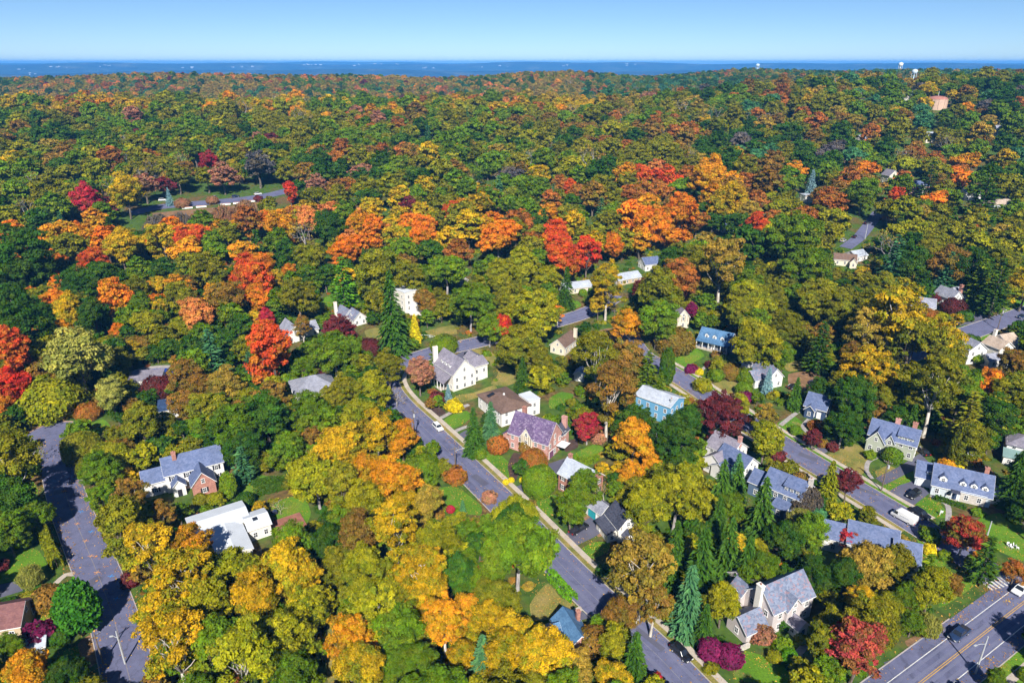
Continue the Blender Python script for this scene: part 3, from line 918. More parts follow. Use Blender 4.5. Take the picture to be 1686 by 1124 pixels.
DRY = [
    [(872, 996), (888, 972), (903, 960), (924, 984), (948, 994), (924, 1014), (880, 1022)],
    [(1361, 749), (1385, 738), (1408, 730), (1437, 750), (1418, 782), (1384, 763)],
    [(1440, 776), (1462, 766), (1478, 774), (1452, 790)],
    [(1169, 636), (1190, 626), (1212, 625), (1232, 640), (1210, 660)],
    [(772, 577), (806, 577), (842, 608), (856, 625), (832, 636), (808, 632), (820, 612)],
    [(750, 652), (780, 646), (812, 634), (818, 640), (784, 655), (752, 664)],
    [(600, 545), (624, 540), (630, 570), (612, 568)],
    [(700, 545), (745, 535), (752, 550), (712, 552)],
    [(1560, 765), (1600, 770), (1640, 785), (1630, 795), (1590, 785)],
    [(1290, 600), (1320, 592), (1325, 606), (1300, 612)],
    [(535, 1040), (560, 1010), (575, 1060), (560, 1124), (540, 1124)],
    [(1540, 1040), (1575, 1015), (1600, 1000), (1590, 1015), (1550, 1045)],
]
for q in DRY: area("lawn", 'dry_lawn', 0.034, *q)
for q in [[(250, 352), (300, 346), (350, 342), (400, 337), (440, 330), (446, 338), (400, 348), (340, 356), (280, 362)], [(1298, 616), (1335, 611), (1365, 629), (1333, 645), (1302, 642)], [(985, 545), (1010, 540), (1040, 552), (1010, 565)], [(1490, 1055), (1520, 1040), (1540, 1035), (1500, 1065)],
          [(128, 1060), (150, 1045), (160, 1088), (140, 1100)], [(1600, 768), (1630, 772), (1640, 785), (1610, 786)], [(1636, 966), (1648, 962), (1652, 975), (1640, 980)], [(960, 850), (990, 842), (1012, 868), (985, 884)]]:
    area("bare_soil", 'soil', 0.038, *q)
for q in [[(846, 745), (862, 752), (850, 790), (840, 788), (836, 765)], [(700, 660), (722, 668), (735, 680), (712, 688), (696, 676)], [(925, 730), (948, 722), (952, 736), (932, 744)]]:
    area("mulch_bed", 'mulch', 0.038, *q, clear=False)
DRIVES = [
    [(748, 586), (770, 573), (792, 585), (796, 602), (765, 604)],
    [(903, 763), (934, 753), (938, 765), (924, 790), (905, 786)],
    [(843, 803), (863, 796), (868, 806), (852, 815)],
    [(922, 886), (950, 866), (985, 842), (1006, 866), (978, 884), (940, 902)],
    [(915, 1022), (955, 1003), (972, 1016), (935, 1028)],
    [(1464, 808), (1480, 799), (1504, 791), (1531, 811), (1504, 832)],
    [(1441, 787), (1480, 768), (1515, 746), (1533, 765), (1500, 776), (1457, 798)],
    [(1341, 739), (1368, 729), (1380, 733), (1356, 747)],
    [(0, 962), (34, 955), (38, 972), (0, 984)],
    [(754, 716), (780, 700), (786, 715), (765, 728)],
    [(1455, 1090), (1488, 1078), (1500, 1092), (1470, 1112)],
    [(1562, 540), (1600, 515), (1640, 522), (1622, 532), (1590, 534)],
]
for q in DRIVES: area("driveway", 'drive', 0.044, *q, smooth=False)
def walk(wd_, *px, m_='paving', z=0.056):
    L = smooth_line(Gs(*px), 1.5); strip("path", L, -wd_ / 2, wd_ / 2, z, M[m_]); keep(L, wd_ / 2 + 0.8)
walk(1.5, (720, 691), (735, 683), (752, 674), (772, 666))
walk(1.4, (738, 716), (758, 706), (775, 700))
walk(1.2, (1436, 788), (1427, 775), (1430, 760), (1445, 752))
walk(1.3, (1561, 858), (1562, 838), (1556, 828), (1532, 815))
walk(1.3, (1332, 690), (1322, 702), (1330, 712))
walk(1.6, (50, 692), (80, 682), (120, 680), m_='concrete')
walk(1.3, (92, 960), (108, 946), (122, 945), m_='concrete')
walk(1.4, (1285, 700), (1305, 684), (1322, 672))
walk(1.4, (1308, 1080), (1325, 1062), (1312, 1046))
walk(1.3, (918, 1020), (940, 1008), (958, 1001), m_='concrete')
walk(1.2, (1148, 616), (1160, 605), (1172, 594))
walk(1.5, (1640, 1124), (1655, 1105), (1678, 1080), m_='concrete')
# ---------------------------------------------------------------- houses
def roof_mat(name, a, b_, patch=None):
    """courses of slates or shingles, each a little different"""
    m, n, b = mat(name)
    c = obj_pos(n)
    mp = N(n, "Mapping"); mp.inputs["Scale"].default_value = (1.0, 1.0, 1.5); n.links.new(c, mp.inputs[0])
    v = N(n, "TexVoronoi"); v.inputs["Scale"].default_value = 2.2; n.links.new(mp.outputs[0], v.inputs["Vector"])
    sc = N(n, "SeparateColor"); n.links.new(v.outputs["Color"], sc.inputs[0])
    base = ramp(n, sc.outputs[0], [(0.15, a), (0.85, b_)])
    st = ramp(n, noise(n, 0.45, 4, c), [(0.3, (0.82,) * 3), (0.7, (1.12,) * 3)])
    base = mixc(n, 1.0, base, st, 'MULTIPLY')
    if patch:
        f = ramp(n, sc.outputs[1], [(0.80, (0, 0, 0)), (0.86, (1, 1, 1))])
        base = mixc(n, f, base, patch)
    sz = N(n, "SeparateXYZ"); n.links.new(c, sz.inputs[0])
    w = N(n, "Math", operation='MULTIPLY'); w.inputs[1].default_value = 4.5; n.links.new(sz.outputs[2], w.inputs[0])
    fr = N(n, "Math", operation='FRACT'); n.links.new(w.outputs[0], fr.inputs[0])
    ln = ramp(n, fr.outputs[0], [(0.0, (0.78,) * 3), (0.16, (1, 1, 1))])
    n.links.new(mixc(n, 1.0, base, ln, 'MULTIPLY'), b.inputs["Base Color"])
    b.inputs["Roughness"].default_value = 0.7
    return m
ROOF = {
    'slate': roof_mat("roof_slate", (0.095, 0.13, 0.245), (0.14, 0.175, 0.305)),
    'slate_mix': roof_mat("roof_slate_mixed", (0.14, 0.17, 0.25), (0.22, 0.25, 0.34), (0.27, 0.20, 0.24)),
    'grey': roof_mat("roof_grey", (0.23, 0.24, 0.30), (0.31, 0.32, 0.39)),
    'pale': roof_mat("roof_pale", (0.37, 0.41, 0.49), (0.46, 0.50, 0.57)),
    'mauve': roof_mat("roof_mauve", (0.20, 0.185, 0.235), (0.27, 0.25, 0.30)),
    'purple': roof_mat("roof_purple", (0.105, 0.07, 0.15), (0.16, 0.11, 0.21), (0.23, 0.18, 0.27)),
    'brown': roof_mat("roof_brown", (0.15, 0.095, 0.075), (0.20, 0.13, 0.10)),
    'red': roof_mat("roof_red", (0.17, 0.075, 0.075), (0.22, 0.10, 0.095)),
    'dark': roof_mat("roof_dark", (0.05, 0.055, 0.085), (0.085, 0.09, 0.13)),
    'navy': roof_mat("roof_navy", (0.03, 0.06, 0.14), (0.05, 0.09, 0.19)),
    'blue': roof_mat("roof_blue", (0.07, 0.16, 0.30), (0.10, 0.21, 0.37)),
    'white': surf("roof_membrane", (0.62, 0.66, 0.72), 0.12, 0.4),
    'tan': roof_mat("roof_tan", (0.40, 0.31, 0.24), (0.50, 0.40, 0.32)),
    'copper': surf("roof_copper", (0.22, 0.34, 0.33), 0.2, 0.5),
}
def wall_mat(name, col, course=5.0, depth=0.8, var=0.1):
    m, n, b = mat(name)
    c = obj_pos(n)
    base = ramp(n, noise(n, 0.5, 4, c), [(0.3, tuple(v * (1 - var) for v in col)), (0.7, col)])
    sz = N(n, "SeparateXYZ"); n.links.new(c, sz.inputs[0])
    w = N(n, "Math", operation='MULTIPLY'); w.inputs[1].default_value = course; n.links.new(sz.outputs[2], w.inputs[0])
    fr = N(n, "Math", operation='FRACT'); n.links.new(w.outputs[0], fr.inputs[0])
    ln = ramp(n, fr.outputs[0], [(0.0, (depth,) * 3), (0.15, (1, 1, 1))])
    n.links.new(mixc(n, 1.0, base, ln, 'MULTIPLY'), b.inputs["Base Color"])
    return m
def brick_mat(name, a, b_):
    m, n, b = mat(name)
    c = obj_pos(n)
    v = N(n, "TexVoronoi"); v.inputs["Scale"].default_value = 4.0
    mp = N(n, "Mapping"); mp.inputs["Scale"].default_value = (1, 1, 2.6); n.links.new(c, mp.inputs[0]); n.links.new(mp.outputs[0], v.inputs["Vector"])
    sc = N(n, "SeparateColor"); n.links.new(v.outputs["Color"], sc.inputs[0])
    base = ramp(n, sc.outputs[0], [(0.1, a), (0.9, b_)])
    st = ramp(n, noise(n, 0.6, 4, c), [(0.3, (0.85,) * 3), (0.7, (1.12,) * 3)])
    n.links.new(mixc(n, 1.0, base, st, 'MULTIPLY'), b.inputs["Base Color"])
    return m
WALL = {
    'white': wall_mat("wall_white", (0.80, 0.78, 0.75)), 'stucco': surf("wall_stucco", (0.80, 0.76, 0.68), 0.07, 0.5), 'cream': surf("wall_cream", (0.72, 0.64, 0.50), 0.1, 0.5),
    'brick': brick_mat("wall_brick", (0.33, 0.15, 0.12), (0.50, 0.25, 0.19)), 'pink_brick': brick_mat("wall_pink_brick", (0.46, 0.23, 0.20), (0.60, 0.34, 0.29)),
    'blue': wall_mat("wall_blue", (0.15, 0.38, 0.62)), 'navy': wall_mat("wall_navy", (0.045, 0.075, 0.15)), 'sage': wall_mat("wall_sage", (0.40, 0.43, 0.34)),
    'taupe': wall_mat("wall_taupe", (0.58, 0.52, 0.51)), 'pale_blue': wall_mat("wall_pale_blue", (0.55, 0.60, 0.64)), 'tan': surf("wall_tan", (0.55, 0.42, 0.28), 0.15, 0.5),
    'steel': wall_mat("wall_steel_blue", (0.10, 0.15, 0.24)), 'stone': brick_mat("wall_stone", (0.45, 0.41, 0.37), (0.62, 0.57, 0.52)), 'timber': surf("timber_dark", (0.10, 0.06, 0.045), 0.3, 1.0),
}
M['trim'] = surf("trim_white", (0.80, 0.80, 0.79), 0.06, 1.0)
M['teal'] = surf("shutter_teal", (0.03, 0.36, 0.42), 0.1, 1.0)
M['black'] = surf("shutter_black", (0.03, 0.03, 0.04), 0.2, 1.0)
M['door_red'] = surf("door_red", (0.30, 0.05, 0.05), 0.1, 1.0)
M['door_plum'] = surf("door_plum", (0.20, 0.08, 0.16), 0.1, 1.0)
M['deck'] = surf("deck_wood", (0.36, 0.15, 0.11), 0.3, 0.8)
m, n, b = mat("window_glass")
b.inputs["Base Color"].default_value = (0.02, 0.025, 0.035, 1); b.inputs["Roughness"].default_value = 0.08; b.inputs["Specular IOR Level"].default_value = 0.5
M['glass'] = m

WMESH = {}
def win_meshes(w, h, mun):
    key = (round(w, 2), round(h, 2), mun)
    if key not in WMESH:
        t = 0.11
        f = MB()
        f.box(-w / 2, -w / 2 + t, -0.07, 0.03, 0, h); f.box(w / 2 - t, w / 2, -0.07, 0.03, 0, h)
        f.box(-w / 2 + t, w / 2 - t, -0.07, 0.03, h - t, h); f.box(-w / 2 - 0.06, w / 2 + 0.06, -0.12, 0.031, -t, 0.0)
        if mun:
            f.box(-w / 2 + t, w / 2 - t, -0.055, 0.02, h * 0.5 - 0.035, h * 0.5 + 0.035)
            f.box(-0.03, 0.03, -0.05, 0.015, 0.0, h - t)
        p = MB(); p.box(-w / 2 + t, w / 2 - t, -0.03, 0.01, 0.0, h - t)
        s = MB(); s.box(-0.21, 0.21, -0.06, 0.02, -0.02, h)
        WMESH[key] = (f.mesh("window", M['trim']), p.mesh("pane", M['glass']), s)
    return WMESH[key]
SHUT = {}

HOUSES = []    # dict(label phrase, x, y, r)
def gable_cs(a0, a1, h, rise, ov, th):
    mid = (a0 + a1) / 2; sl = rise / ((a1 - a0) / 2)
    e = h - ov * sl
    return [(a0 - ov, e), (mid, h + rise), (a1 + ov, e), (a1 + ov, e + th), (mid, h + rise + th), (a0 - ov, e + th)]

def add_gable_roof(mb, x0, x1, y0, y1, h, rise, axis, ov=0.35, th=0.16):
    """two separate slabs meeting at the ridge"""
    a0, a1, c0, c1 = (y0, y1, x0 - ov, x1 + ov) if axis == 'x' else (x0, x1, y0 - ov, y1 + ov)
    mid = (a0 + a1) / 2; sl = rise / ((a1 - a0) / 2); e = h - ov * sl
    for poly in ([(a0 - ov, e), (mid, h + rise), (mid, h + rise + th), (a0 - ov, e + th)], [(mid, h + rise), (a1 + ov, e), (a1 + ov, e + th), (mid, h + rise + th)]):
        mb.prism(poly, c0, c1, 'x' if axis == 'x' else 'y')

def house(name, label, phrase, A, ang, wall, roof, masses, zr=0.0, chim=(), dorm=(), shedd=(), doors=(), porch=(), wins=True, shut=None, trim=True, cat='house', group=None, bay=2.7, extra=None, skip=''):
    """A: where the front left corner is seen (at height zr); masses: (x0,x1,y0,y1,h,roof type,rise[,wall[,roof]])"""
    p = G(*A, zr)
    root = thing(name, label, cat, p, R(ang), group)
    z_lo = -1.0
    mset = []
    for mi, ms in enumerate(masses):
        x0, x1, y0, y1, h, rt, rise = ms[:7]
        wm = WALL[ms[7]] if len(ms) > 7 and ms[7] else WALL[wall]
        rm = ROOF[ms[8]] if len(ms) > 8 and ms[8] else ROOF[roof]
        mset.append((x0, x1, y0, y1, h, rt, rise))
        w = MB()
        if rt == 'gx':
            ym = (y0 + y1) / 2; w.prism([(y0, z_lo), (y1, z_lo), (y1, h), (ym, h + rise), (y0, h)], x0, x1, 'x')
        elif rt == 'gy':
            xm = (x0 + x1) / 2; w.prism([(x0, z_lo), (x1, z_lo), (x1, h), (xm, h + rise), (x0, h)], y0, y1, 'y')
        elif rt == 'shed':      # high at the back
            w.prism([(y0, z_lo), (y1, z_lo), (y1, h + rise - 0.02), (y0, h - 0.02)], x0, x1, 'x')
        elif rt == 'shedx':     # high at x1
            w.prism([(x0, z_lo), (x1, z_lo), (x1, h + rise - 0.02), (x0, h - 0.02)], y0, y1, 'y')
        else:
            w.box(x0, x1, y0, y1, z_lo, h)
        w.build("wall", wm, root)
        r_ = MB(); ov = 0.35; th = 0.16
        if rt in ('gx', 'gy'):
            add_gable_roof(r_, x0, x1, y0, y1, h, rise, rt[1])
        elif rt == 'hip':
            o_ = 0.45; W, D = x1 - x0 + 2 * o_, y1 - y0 + 2 * o_
            hx = min(W, D) / 2 * 0.98
            if W >= D: r1, r2 = (x0 - o_ + hx, (y0 + y1) / 2), (x1 + o_ - hx, (y0 + y1) / 2)
            else: r1, r2 = ((x0 + x1) / 2, y0 - o_ + hx), ((x0 + x1) / 2, y1 + o_ - hx)
            e = h + 0.02
            vs = [(x0 - o_, y0 - o_, e), (x1 + o_, y0 - o_, e), (x1 + o_, y1 + o_, e), (x0 - o_, y1 + o_, e), (r1[0], r1[1], h + rise), (r2[0], r2[1], h + rise)]
            if W >= D: fs = [(0, 1, 5, 4), (1, 2, 5), (2, 3, 4, 5), (3, 0, 4), (3, 2, 1, 0)]
            else: fs = [(0, 1, 4), (1, 2, 5, 4), (2, 3, 5), (3, 0, 4, 5), (3, 2, 1, 0)]
            r_.add(vs, fs); r_.box(x0 - o_ + .01, x1 + o_ - .01, y0 - o_ + .01, y1 + o_ - .01, e - 0.18, e - 0.002)
        elif rt == 'flat':
            r_.box(x0 - 0.12, x1 + 0.12, y0 - 0.12, y1 + 0.12, h + 0.003, h + 0.16)
        elif rt == 'shed':
            sl = rise / (y1 - y0)
            r_.prism([(y0 - ov, h - ov * sl), (y1 + 0.05, h + rise + .05 * sl), (y1 + 0.05, h + rise + th), (y0 - ov, h - ov * sl + th)], x0 - ov, x1 + ov, 'x')
        elif rt == 'shedx':
            sl = rise / (x1 - x0)
            r_.prism([(x0 - ov, h - ov * sl), (x1 + 0.05, h + rise + .05 * sl), (x1 + 0.05, h + rise + th), (x0 - ov, h - ov * sl + th)], y0 - ov, y1 + ov, 'y')
        ro = r_.build("roof", rm, root)
        if trim and rt in ('gx', 'gy'):
            t_ = MB(); q = 0.20
            a0, a1 = (y0, y1) if rt == 'gx' else (x0, x1)
            c0, c1 = (x0 - ov, x1 + ov) if rt == 'gx' else (y0 - ov, y1 + ov)
            mid = (a0 + a1) / 2; sl = rise / ((a1 - a0) / 2); e = h - ov * sl
            for c in (c0 - 0.035, c1 + 0.005):
                for poly in ([(a0 - ov, e - q + .1), (mid, h + rise - q + .1), (mid, h + rise + .1), (a0 - ov, e + .1)], [(mid, h + rise - q + .1), (a1 + ov, e - q + .1), (a1 + ov, e + .1), (mid, h + rise + .1)]):
                    t_.prism(poly, c, c + 0.03, 'x' if rt == 'gx' else 'y')
            # eave board on the two long sides
            for s_, a in ((-1, a0 - ov), (1, a1 + ov)):
                u0, u1 = (a - 0.035, a - 0.004) if s_ < 0 else (a + 0.004, a + 0.035)
                if rt == 'gx': t_.box(c0, c1, u0, u1, e - 0.06, e + 0.13)
                else: t_.box(u0, u1, c0, c1, e - 0.06, e + 0.13)
            t_.build("fascia", M['trim'], ro)
    def zroof(x, y):
        z = 0
        for (x0, x1, y0, y1, h, rt, rise) in mset:
            if x0 - .3 <= x <= x1 + .3 and y0 - .3 <= y <= y1 + .3:
                if rt == 'gx': z = max(z, h + rise * (1 - abs(y - (y0 + y1) / 2) / ((y1 - y0) / 2)))
                elif rt == 'gy': z = max(z, h + rise * (1 - abs(x - (x0 + x1) / 2) / ((x1 - x0) / 2)))
                else: z = max(z, h)
        return z
    for (x, y, w_, d_, zt, cmx) in chim:
        c = MB(); c.box(x - w_ / 2, x + w_ / 2, y - d_ / 2, y + d_ / 2, max(0.0, zroof(x, y) - 1.6) if zroof(x, y) else -1, zt)
        c.box(x - w_ / 2 - .1, x + w_ / 2 + .1, y - d_ / 2 - .1, y + d_ / 2 + .1, zt + 0.003, zt + .18)
        co = c.build("chimney", WALL[cmx], root)
        q = MB(); q.tube([(x, y, zt + .15), (x, y, zt + .55)], [0.17, 0.14], 8); q.build("chimney_pot", WALL['brick'], co)
    def put_window(lx, ly, lz, rot, w_, h_, mun=True, parent=None, sh=None):
        f, pn, sm = win_meshes(w_, h_, mun)
        wo_ = data_obj("window", f, parent or root, (lx, ly, lz), rot)
        data_obj("pane", pn, wo_)
        if sh:
            k = (round(h_, 2), sh)
            if k not in SHUT: SHUT[k] = sm.mesh("shutter", M[sh])
            for s_ in (-1, 1):
                data_obj("shutter", SHUT[k], wo_, (s_ * (w_ / 2 + 0.24), 0, 0))
    def inside(lx, ly, lz, me_i, d=0.06):
        for i, (x0, x1, y0, y1, h, rt, rise) in enumerate(mset):
            if i != me_i and x0 - d < lx < x1 + d and y0 - d < ly < y1 + d and lz < h + 0.3: return True
        for (ax0, ax1, ay0, ay1, ah) in PB:
            if ax0 - d < lx < ax1 + d and ay0 - d < ly < ay1 + d and lz + 1.2 > ah - .4: return True
        return False
    PB = []
    for po in porch:
        PB.append((po[0], po[1], po[2], po[3], po[4]))
    ca, sa = math.cos(R(ang)), math.sin(R(ang))
    def faces_cam(nx, ny):
        wx, wy = nx * ca - ny * sa, nx * sa + ny * ca
        return wx * (0 - p.x) + wy * (0 - p.y) > 0.05 * math.hypot(p.x, p.y)
    if wins:
        for i, (x0, x1, y0, y1, h, rt, rise) in enumerate(mset):
            rows = [(0.9, 1.35)] if h < 4.4 else ([(0.8, 1.4), (3.5, 1.3)] if h < 7.4 else [(0.8, 1.4), (3.4, 1.3), (5.9, 1.2)])
            if h < 2.5: rows = [(0.7, 1.1)]
            for side, nx, ny, L_, rot in (('s', 0, -1, x1 - x0, 0.0), ('e', 1, 0, y1 - y0, math.pi / 2), ('w', -1, 0, y1 - y0, -math.pi / 2)):
                if (str(i) + side) in skip.split() or not faces_cam(nx, ny): continue
                k = max(1, int(L_ / bay))
                for (zz, hh) in rows:
                    for j in range(k):
                        t = (j + 0.5) / k * L_
                        lx, ly = (x0 + t, y0) if side == 's' else ((x1, y0 + t) if side == 'e' else (x0, y1 - t))
                        if any(d_[0] == side and d_[5] == i and abs(d_[1] - t) < d_[2] / 2 + 0.6 and zz < d_[3] for d_ in doors): continue
                        if inside(lx + nx * .1, ly + ny * .1, zz, i): continue
                        put_window(lx + nx * 0.03, ly + ny * 0.03, zz, rot, 1.0, hh, True, None, shut)
                gable = (rt == 'gx' and side in 'ew') or (rt == 'gy' and side == 's')
                if gable and rise > 2.2:
                    lx, ly = ((x0 + x1) / 2, y0) if side == 's' else ((x1, (y0 + y1) / 2) if side == 'e' else (x0, (y0 + y1) / 2))
                    if not inside(lx + nx * .1, ly + ny * .1, h + .1, i):
                        put_window(lx + nx * .03, ly + ny * .03, h + 0.15, rot, 0.9, min(1.3, rise * 0.38))
    for d_ in doors:            # (side, along, width, height, material, mass)
        side, t, w_, h_, dm, i = d_
        x0, x1, y0, y1 = mset[i][:4]
        lx, ly, rot = (x0 + t, y0 - 0.03, 0) if side == 's' else ((x1 + 0.03, y0 + t, math.pi / 2) if side == 'e' else (x0 - .03, y1 - t, -math.pi / 2))
        q = MB(); q.box(-w_ / 2, w_ / 2, -0.05, 0.05, 0, h_)
        if w_ > 2:
            for k in range(4): q.box(-w_ / 2 + .1, w_ / 2 - .1, -0.075, -0.055, 0.08 + k * h_ / 4, (k + 1) * h_ / 4 - 0.04)
        do = q.build("garage_door" if w_ > 2 else "door", M[dm] if dm in M else WALL[dm], root)
        do.location = (lx, ly, 0); do.rotation_euler = (0, 0, rot)
        q = MB(); q.box(-w_ / 2 - .14, -w_ / 2 - .003, -0.08, 0.06, 0, h_ + .14); q.box(w_ / 2 + .003, w_ / 2 + .14, -0.08, 0.06, 0, h_ + .14); q.box(-w_ / 2 - .003, w_ / 2 + .003, -0.08, 0.06, h_ + .003, h_ + .14)
        q.build("door_frame", M['trim'], do)
        q = MB(); q.box(w_ * .36, w_ * .42, -0.12, -0.05, 0.95, 1.08); q.build("handle", M['black'], do)
    for (i, side, t, w_, hgt) in dorm:      # little gabled dormers
        x0, x1, y0, y1, h, rt, rise = mset[i]
        run = (y1 - y0) / 2 if rt == 'gx' else (x1 - x0) / 2
        sl = rise / run
        f_in = run * 0.22; dep = min(run * 0.75, (hgt + 0.7) / sl)
        zb = h + f_in * sl - 0.25
        zt = zb + hgt
        w = MB(); w.prism([(-w_ / 2, zb), (w_ / 2, zb), (w_ / 2, zt), (0, zt + w_ * 0.42), (-w_ / 2, zt)], 0, dep, 'y')
        rr = MB(); add_gable_roof(rr, -w_ / 2, w_ / 2, 0, dep, zt, w_ * 0.42, 'y', 0.16, 0.1)
        if side == 's': loc, rot = (x0 + t, y0 + f_in, 0), 0
        elif side == 'w': loc, rot = (x0 + f_in, y1 - t, 0), -math.pi / 2
        else: loc, rot = (x1 - f_in, y0 + t, 0), math.pi / 2
        do = w.build("dormer", M['trim'], root); do.location = loc; do.rotation_euler = (0, 0, rot)
        rr.build("dormer_roof", ROOF[roof], do)
        f, pn, sm = win_meshes(min(0.85, w_ - .4), min(1.1, hgt * .85), True)
        wo_ = data_obj("window", f, do, (0, -0.03, zb + 0.25))
        pm = pn
        data_obj("pane", pm, do, (0, -0.03, zb + 0.25))
    for (i, u0, u1, hgt, wl) in shedd:       # long shed dormer on the front slope
        x0, x1, y0, y1, h, rt, rise = mset[i]
        run = (y1 - y0) / 2; sl = rise / run; f_in = run * 0.18
        zb = h + f_in * sl - 0.2; zt = zb + hgt
        yb = y0 + run * 0.97; ztop = h + rise - 0.05
        w = MB(); w.prism([(y0 + f_in, zb), (yb, zb), (yb, ztop - .1), (y0 + f_in, zt)], u0, u1, 'x')
        do = w.build("dormer", WALL[wl], root)
        rr = MB(); s2 = (ztop - zt) / (yb - y0 - f_in)
        rr.prism([(y0 + f_in - .3, zt - .3 * s2 + .01), (yb, ztop + .01), (yb, ztop + .13), (y0 + f_in - .3, zt - .3 * s2 + .13)], u0 - .2, u1 + .2, 'x')
        rr.build("dormer_roof", ROOF[roof], do)
        k = max(2, int((u1 - u0) / 1.3))
        for j in range(k):
            f, pn, sm = win_meshes(0.8, min(1.0, hgt * .75), True)
            data_obj("window", f, do, (u0 + (j + .5) / k * (u1 - u0), y0 + f_in - .03, zb + .2)); data_obj("pane", pn, do, (u0 + (j + .5) / k * (u1 - u0), y0 + f_in - .03, zb + .2))
    for (x0, x1, y0, y1, h, side, rise, rf) in porch:     # open porch: floor, posts, roof
        q = MB(); q.box(x0, x1, y0, y1, -0.6, 0.25); po = q.build("porch_floor", M['concrete'], root)
        n_p = max(2, int((max(x1 - x0, y1 - y0)) / 2.2) + 1)
        for j in range(n_p):
            t = j / (n_p - 1)
            if side == 's': px_, py_ = x0 + .15 + t * (x1 - x0 - .3), y0 + .15
            elif side == 'w': px_, py_ = x0 + .15, y0 + .15 + t * (y1 - y0 - .3)
            else: px_, py_ = x1 - .15, y0 + .15 + t * (y1 - y0 - .3)
            q = MB(); q.box(px_ - .1, px_ + .1, py_ - .1, py_ + .1, 0.25, h - 0.02); q.build("post", M['trim'], root)
        q = MB()
        if side == 's':
            q.prism([(y0 - .25, h), (y1 - 0.02, h + rise), (y1 - 0.02, h + rise + .14), (y0 - .25, h + .14)], x0 - .25, x1 + .25, 'x')
        elif side == 'w':
            q.prism([(x0 - .25, h), (x1 - .02, h + rise), (x1 - .02, h + rise + .14), (x0 - .25, h + .14)], y0 - .25, y1 + .25, 'y')
        else:
            q.prism([(x0 + .02, h + rise), (x1 + .25, h), (x1 + .25, h + .14), (x0 + .02, h + rise + .14)], y0 - .25, y1 + .25, 'y')
        q.build("porch_roof", ROOF[rf], root)
    if extra: extra(root)
    xs = [q for s in mset for q in s[:2]]; ysv = [q for s in mset for q in s[2:4]]
    cx, cy = (min(xs) + max(xs)) / 2, (min(ysv) + max(ysv)) / 2
    wx, wy = p.x + cx * ca - cy * sa, p.y + cx * sa + cy * ca
    HOUSES.append(dict(phrase=phrase, x=wx, y=wy, r=max(max(xs) - min(xs), max(ysv) - min(ysv)) / 2))
    for s in mset:
        for u in np.linspace(s[0], s[1], 4):
            for v in np.linspace(s[2], s[3], 4):
                OPEN.append((p.x + u * ca - v * sa, p.y + u * sa + v * ca, 2.4 if p.y < 335 else 1.0))
    if p.y >= 335 and (name != 'distant_house' or len(HOUSES) % 2): VIEW.extend([(wx, wy, Tz(wx, wy) + mset[0][4] + .5)])
    return root

def part_box(root, name, material, *bx):
    q = MB(); q.box(*bx); return q.build(name, material, root)

# --- middle street, east side
def exA(root):
    part_box(root, "terrace_wall", WALL['stucco'], 15.3, 22, 6.2, 6.5, -1, 0.7)
house("stucco_house", "large cream stucco house with grey gables and a pillared side porch", "the large cream stucco house", (746.7, 645), 36, 'stucco', 'mauve',
      [(0, 9, 0, 13, 6.4, 'gy', 4.2), (9, 15, 1.6, 8.6, 6.2, 'gx', 1.7), (12.6, 16.4, 7.6, 12.6, 5.4, 'gy', 1.8)],
      chim=[(0.7, 12.6, 1.6, 0.9, 12.0, 'stucco')], dorm=[(0, 'w', 4.2, 1.4, 1.3), (0, 'w', 6.6, 1.4, 1.3), (0, 'w', 9.0, 1.4, 1.3)], porch=[(-3.2, 0, 1, 12, 3.4, 'w', 2.2, 'mauve')],
      doors=[('s', 4.0, 1.1, 2.1, 'trim', 1)], bay=2.4, extra=exA)
def exB(root):
    q = MB(); q.prism([(0, 0), (2.4, 0.0), (2.4, 0.12), (0, 0.12)], 0, 1.4, 'y'); o = q.build("skylight", M['glass'], root); o.location = (1.0, 9.5, 5.95); o.rotation_euler = (0, R(-14), 0)
    part_box(root, "roof_vent", M['trim'], 5.0, 5.5, 7.0, 7.5, 6.4, 7.2)
house("hip_roofed_house", "white house with a broad brown hipped roof and a flat-roofed white annexe", "the brown-roofed white house", (826, 703), 32, 'white', 'brown',
      [(0, 10.4, 0, 14.6, 5.0, 'hip', 1.7), (10.4, 14.6, 0.6, 6.5, 5.7, 'flat', 0, 'white', 'white')], extra=exB, bay=3.0)
def exC(root):
    for x in (4.9, 5.6, 6.3, 7.0, 7.7): part_box(root, "timber", WALL['timber'], x - .07, x + .07, -0.66, -0.60, 3.2, 6.1)
    part_box(root, "awning", M['trim'], 13.2, 16.0, 4.6, 8.0, 2.7, 2.85)
house("tudor_house", "pink brick Tudor house with steep purple slate roof and half-timbered gable", "the purple-roofed brick house", (838, 737), -33, 'pink_brick', 'purple',
      [(0, 13, 0, 8.2, 5.4, 'gx', 5.0), (4.5, 8.1, -0.6, 4, 6.0, 'gy', 2.7, 'cream'), (-2.8, 0, 1.2, 7, 3.4, 'shedx', 2.0), (9.5, 13.0, 8.0, 12.5, 4.6, 'gy', 2.2, None, 'dark')],
      chim=[(1.6, 6.0, 1.2, 0.9, 11.2, 'brick'), (12.0, 11.5, 1.5, 1.0, 8.6, 'pink_brick')], doors=[('e', 2.2, 2.4, 2.2, 'door_plum', 0)], extra=exC, bay=2.6)
house("brick_cottage", "small brick house with a pale grey gable roof behind green trees", "the pale-roofed brick house", (919, 805), -45, 'brick', 'pale',
      [(0, 9, 0, 7.5, 5.2, 'gx', 3.0)], chim=[(0.5, 4.0, 0.9, 0.8, 9.2, 'brick')], shut='black')
def exE(root):
    for x in (0.8, 2.5, 4.2): part_box(root, "timber", WALL['timber'], x - .08, x + .08, -0.05, -0.004, 3.4, 4.8)
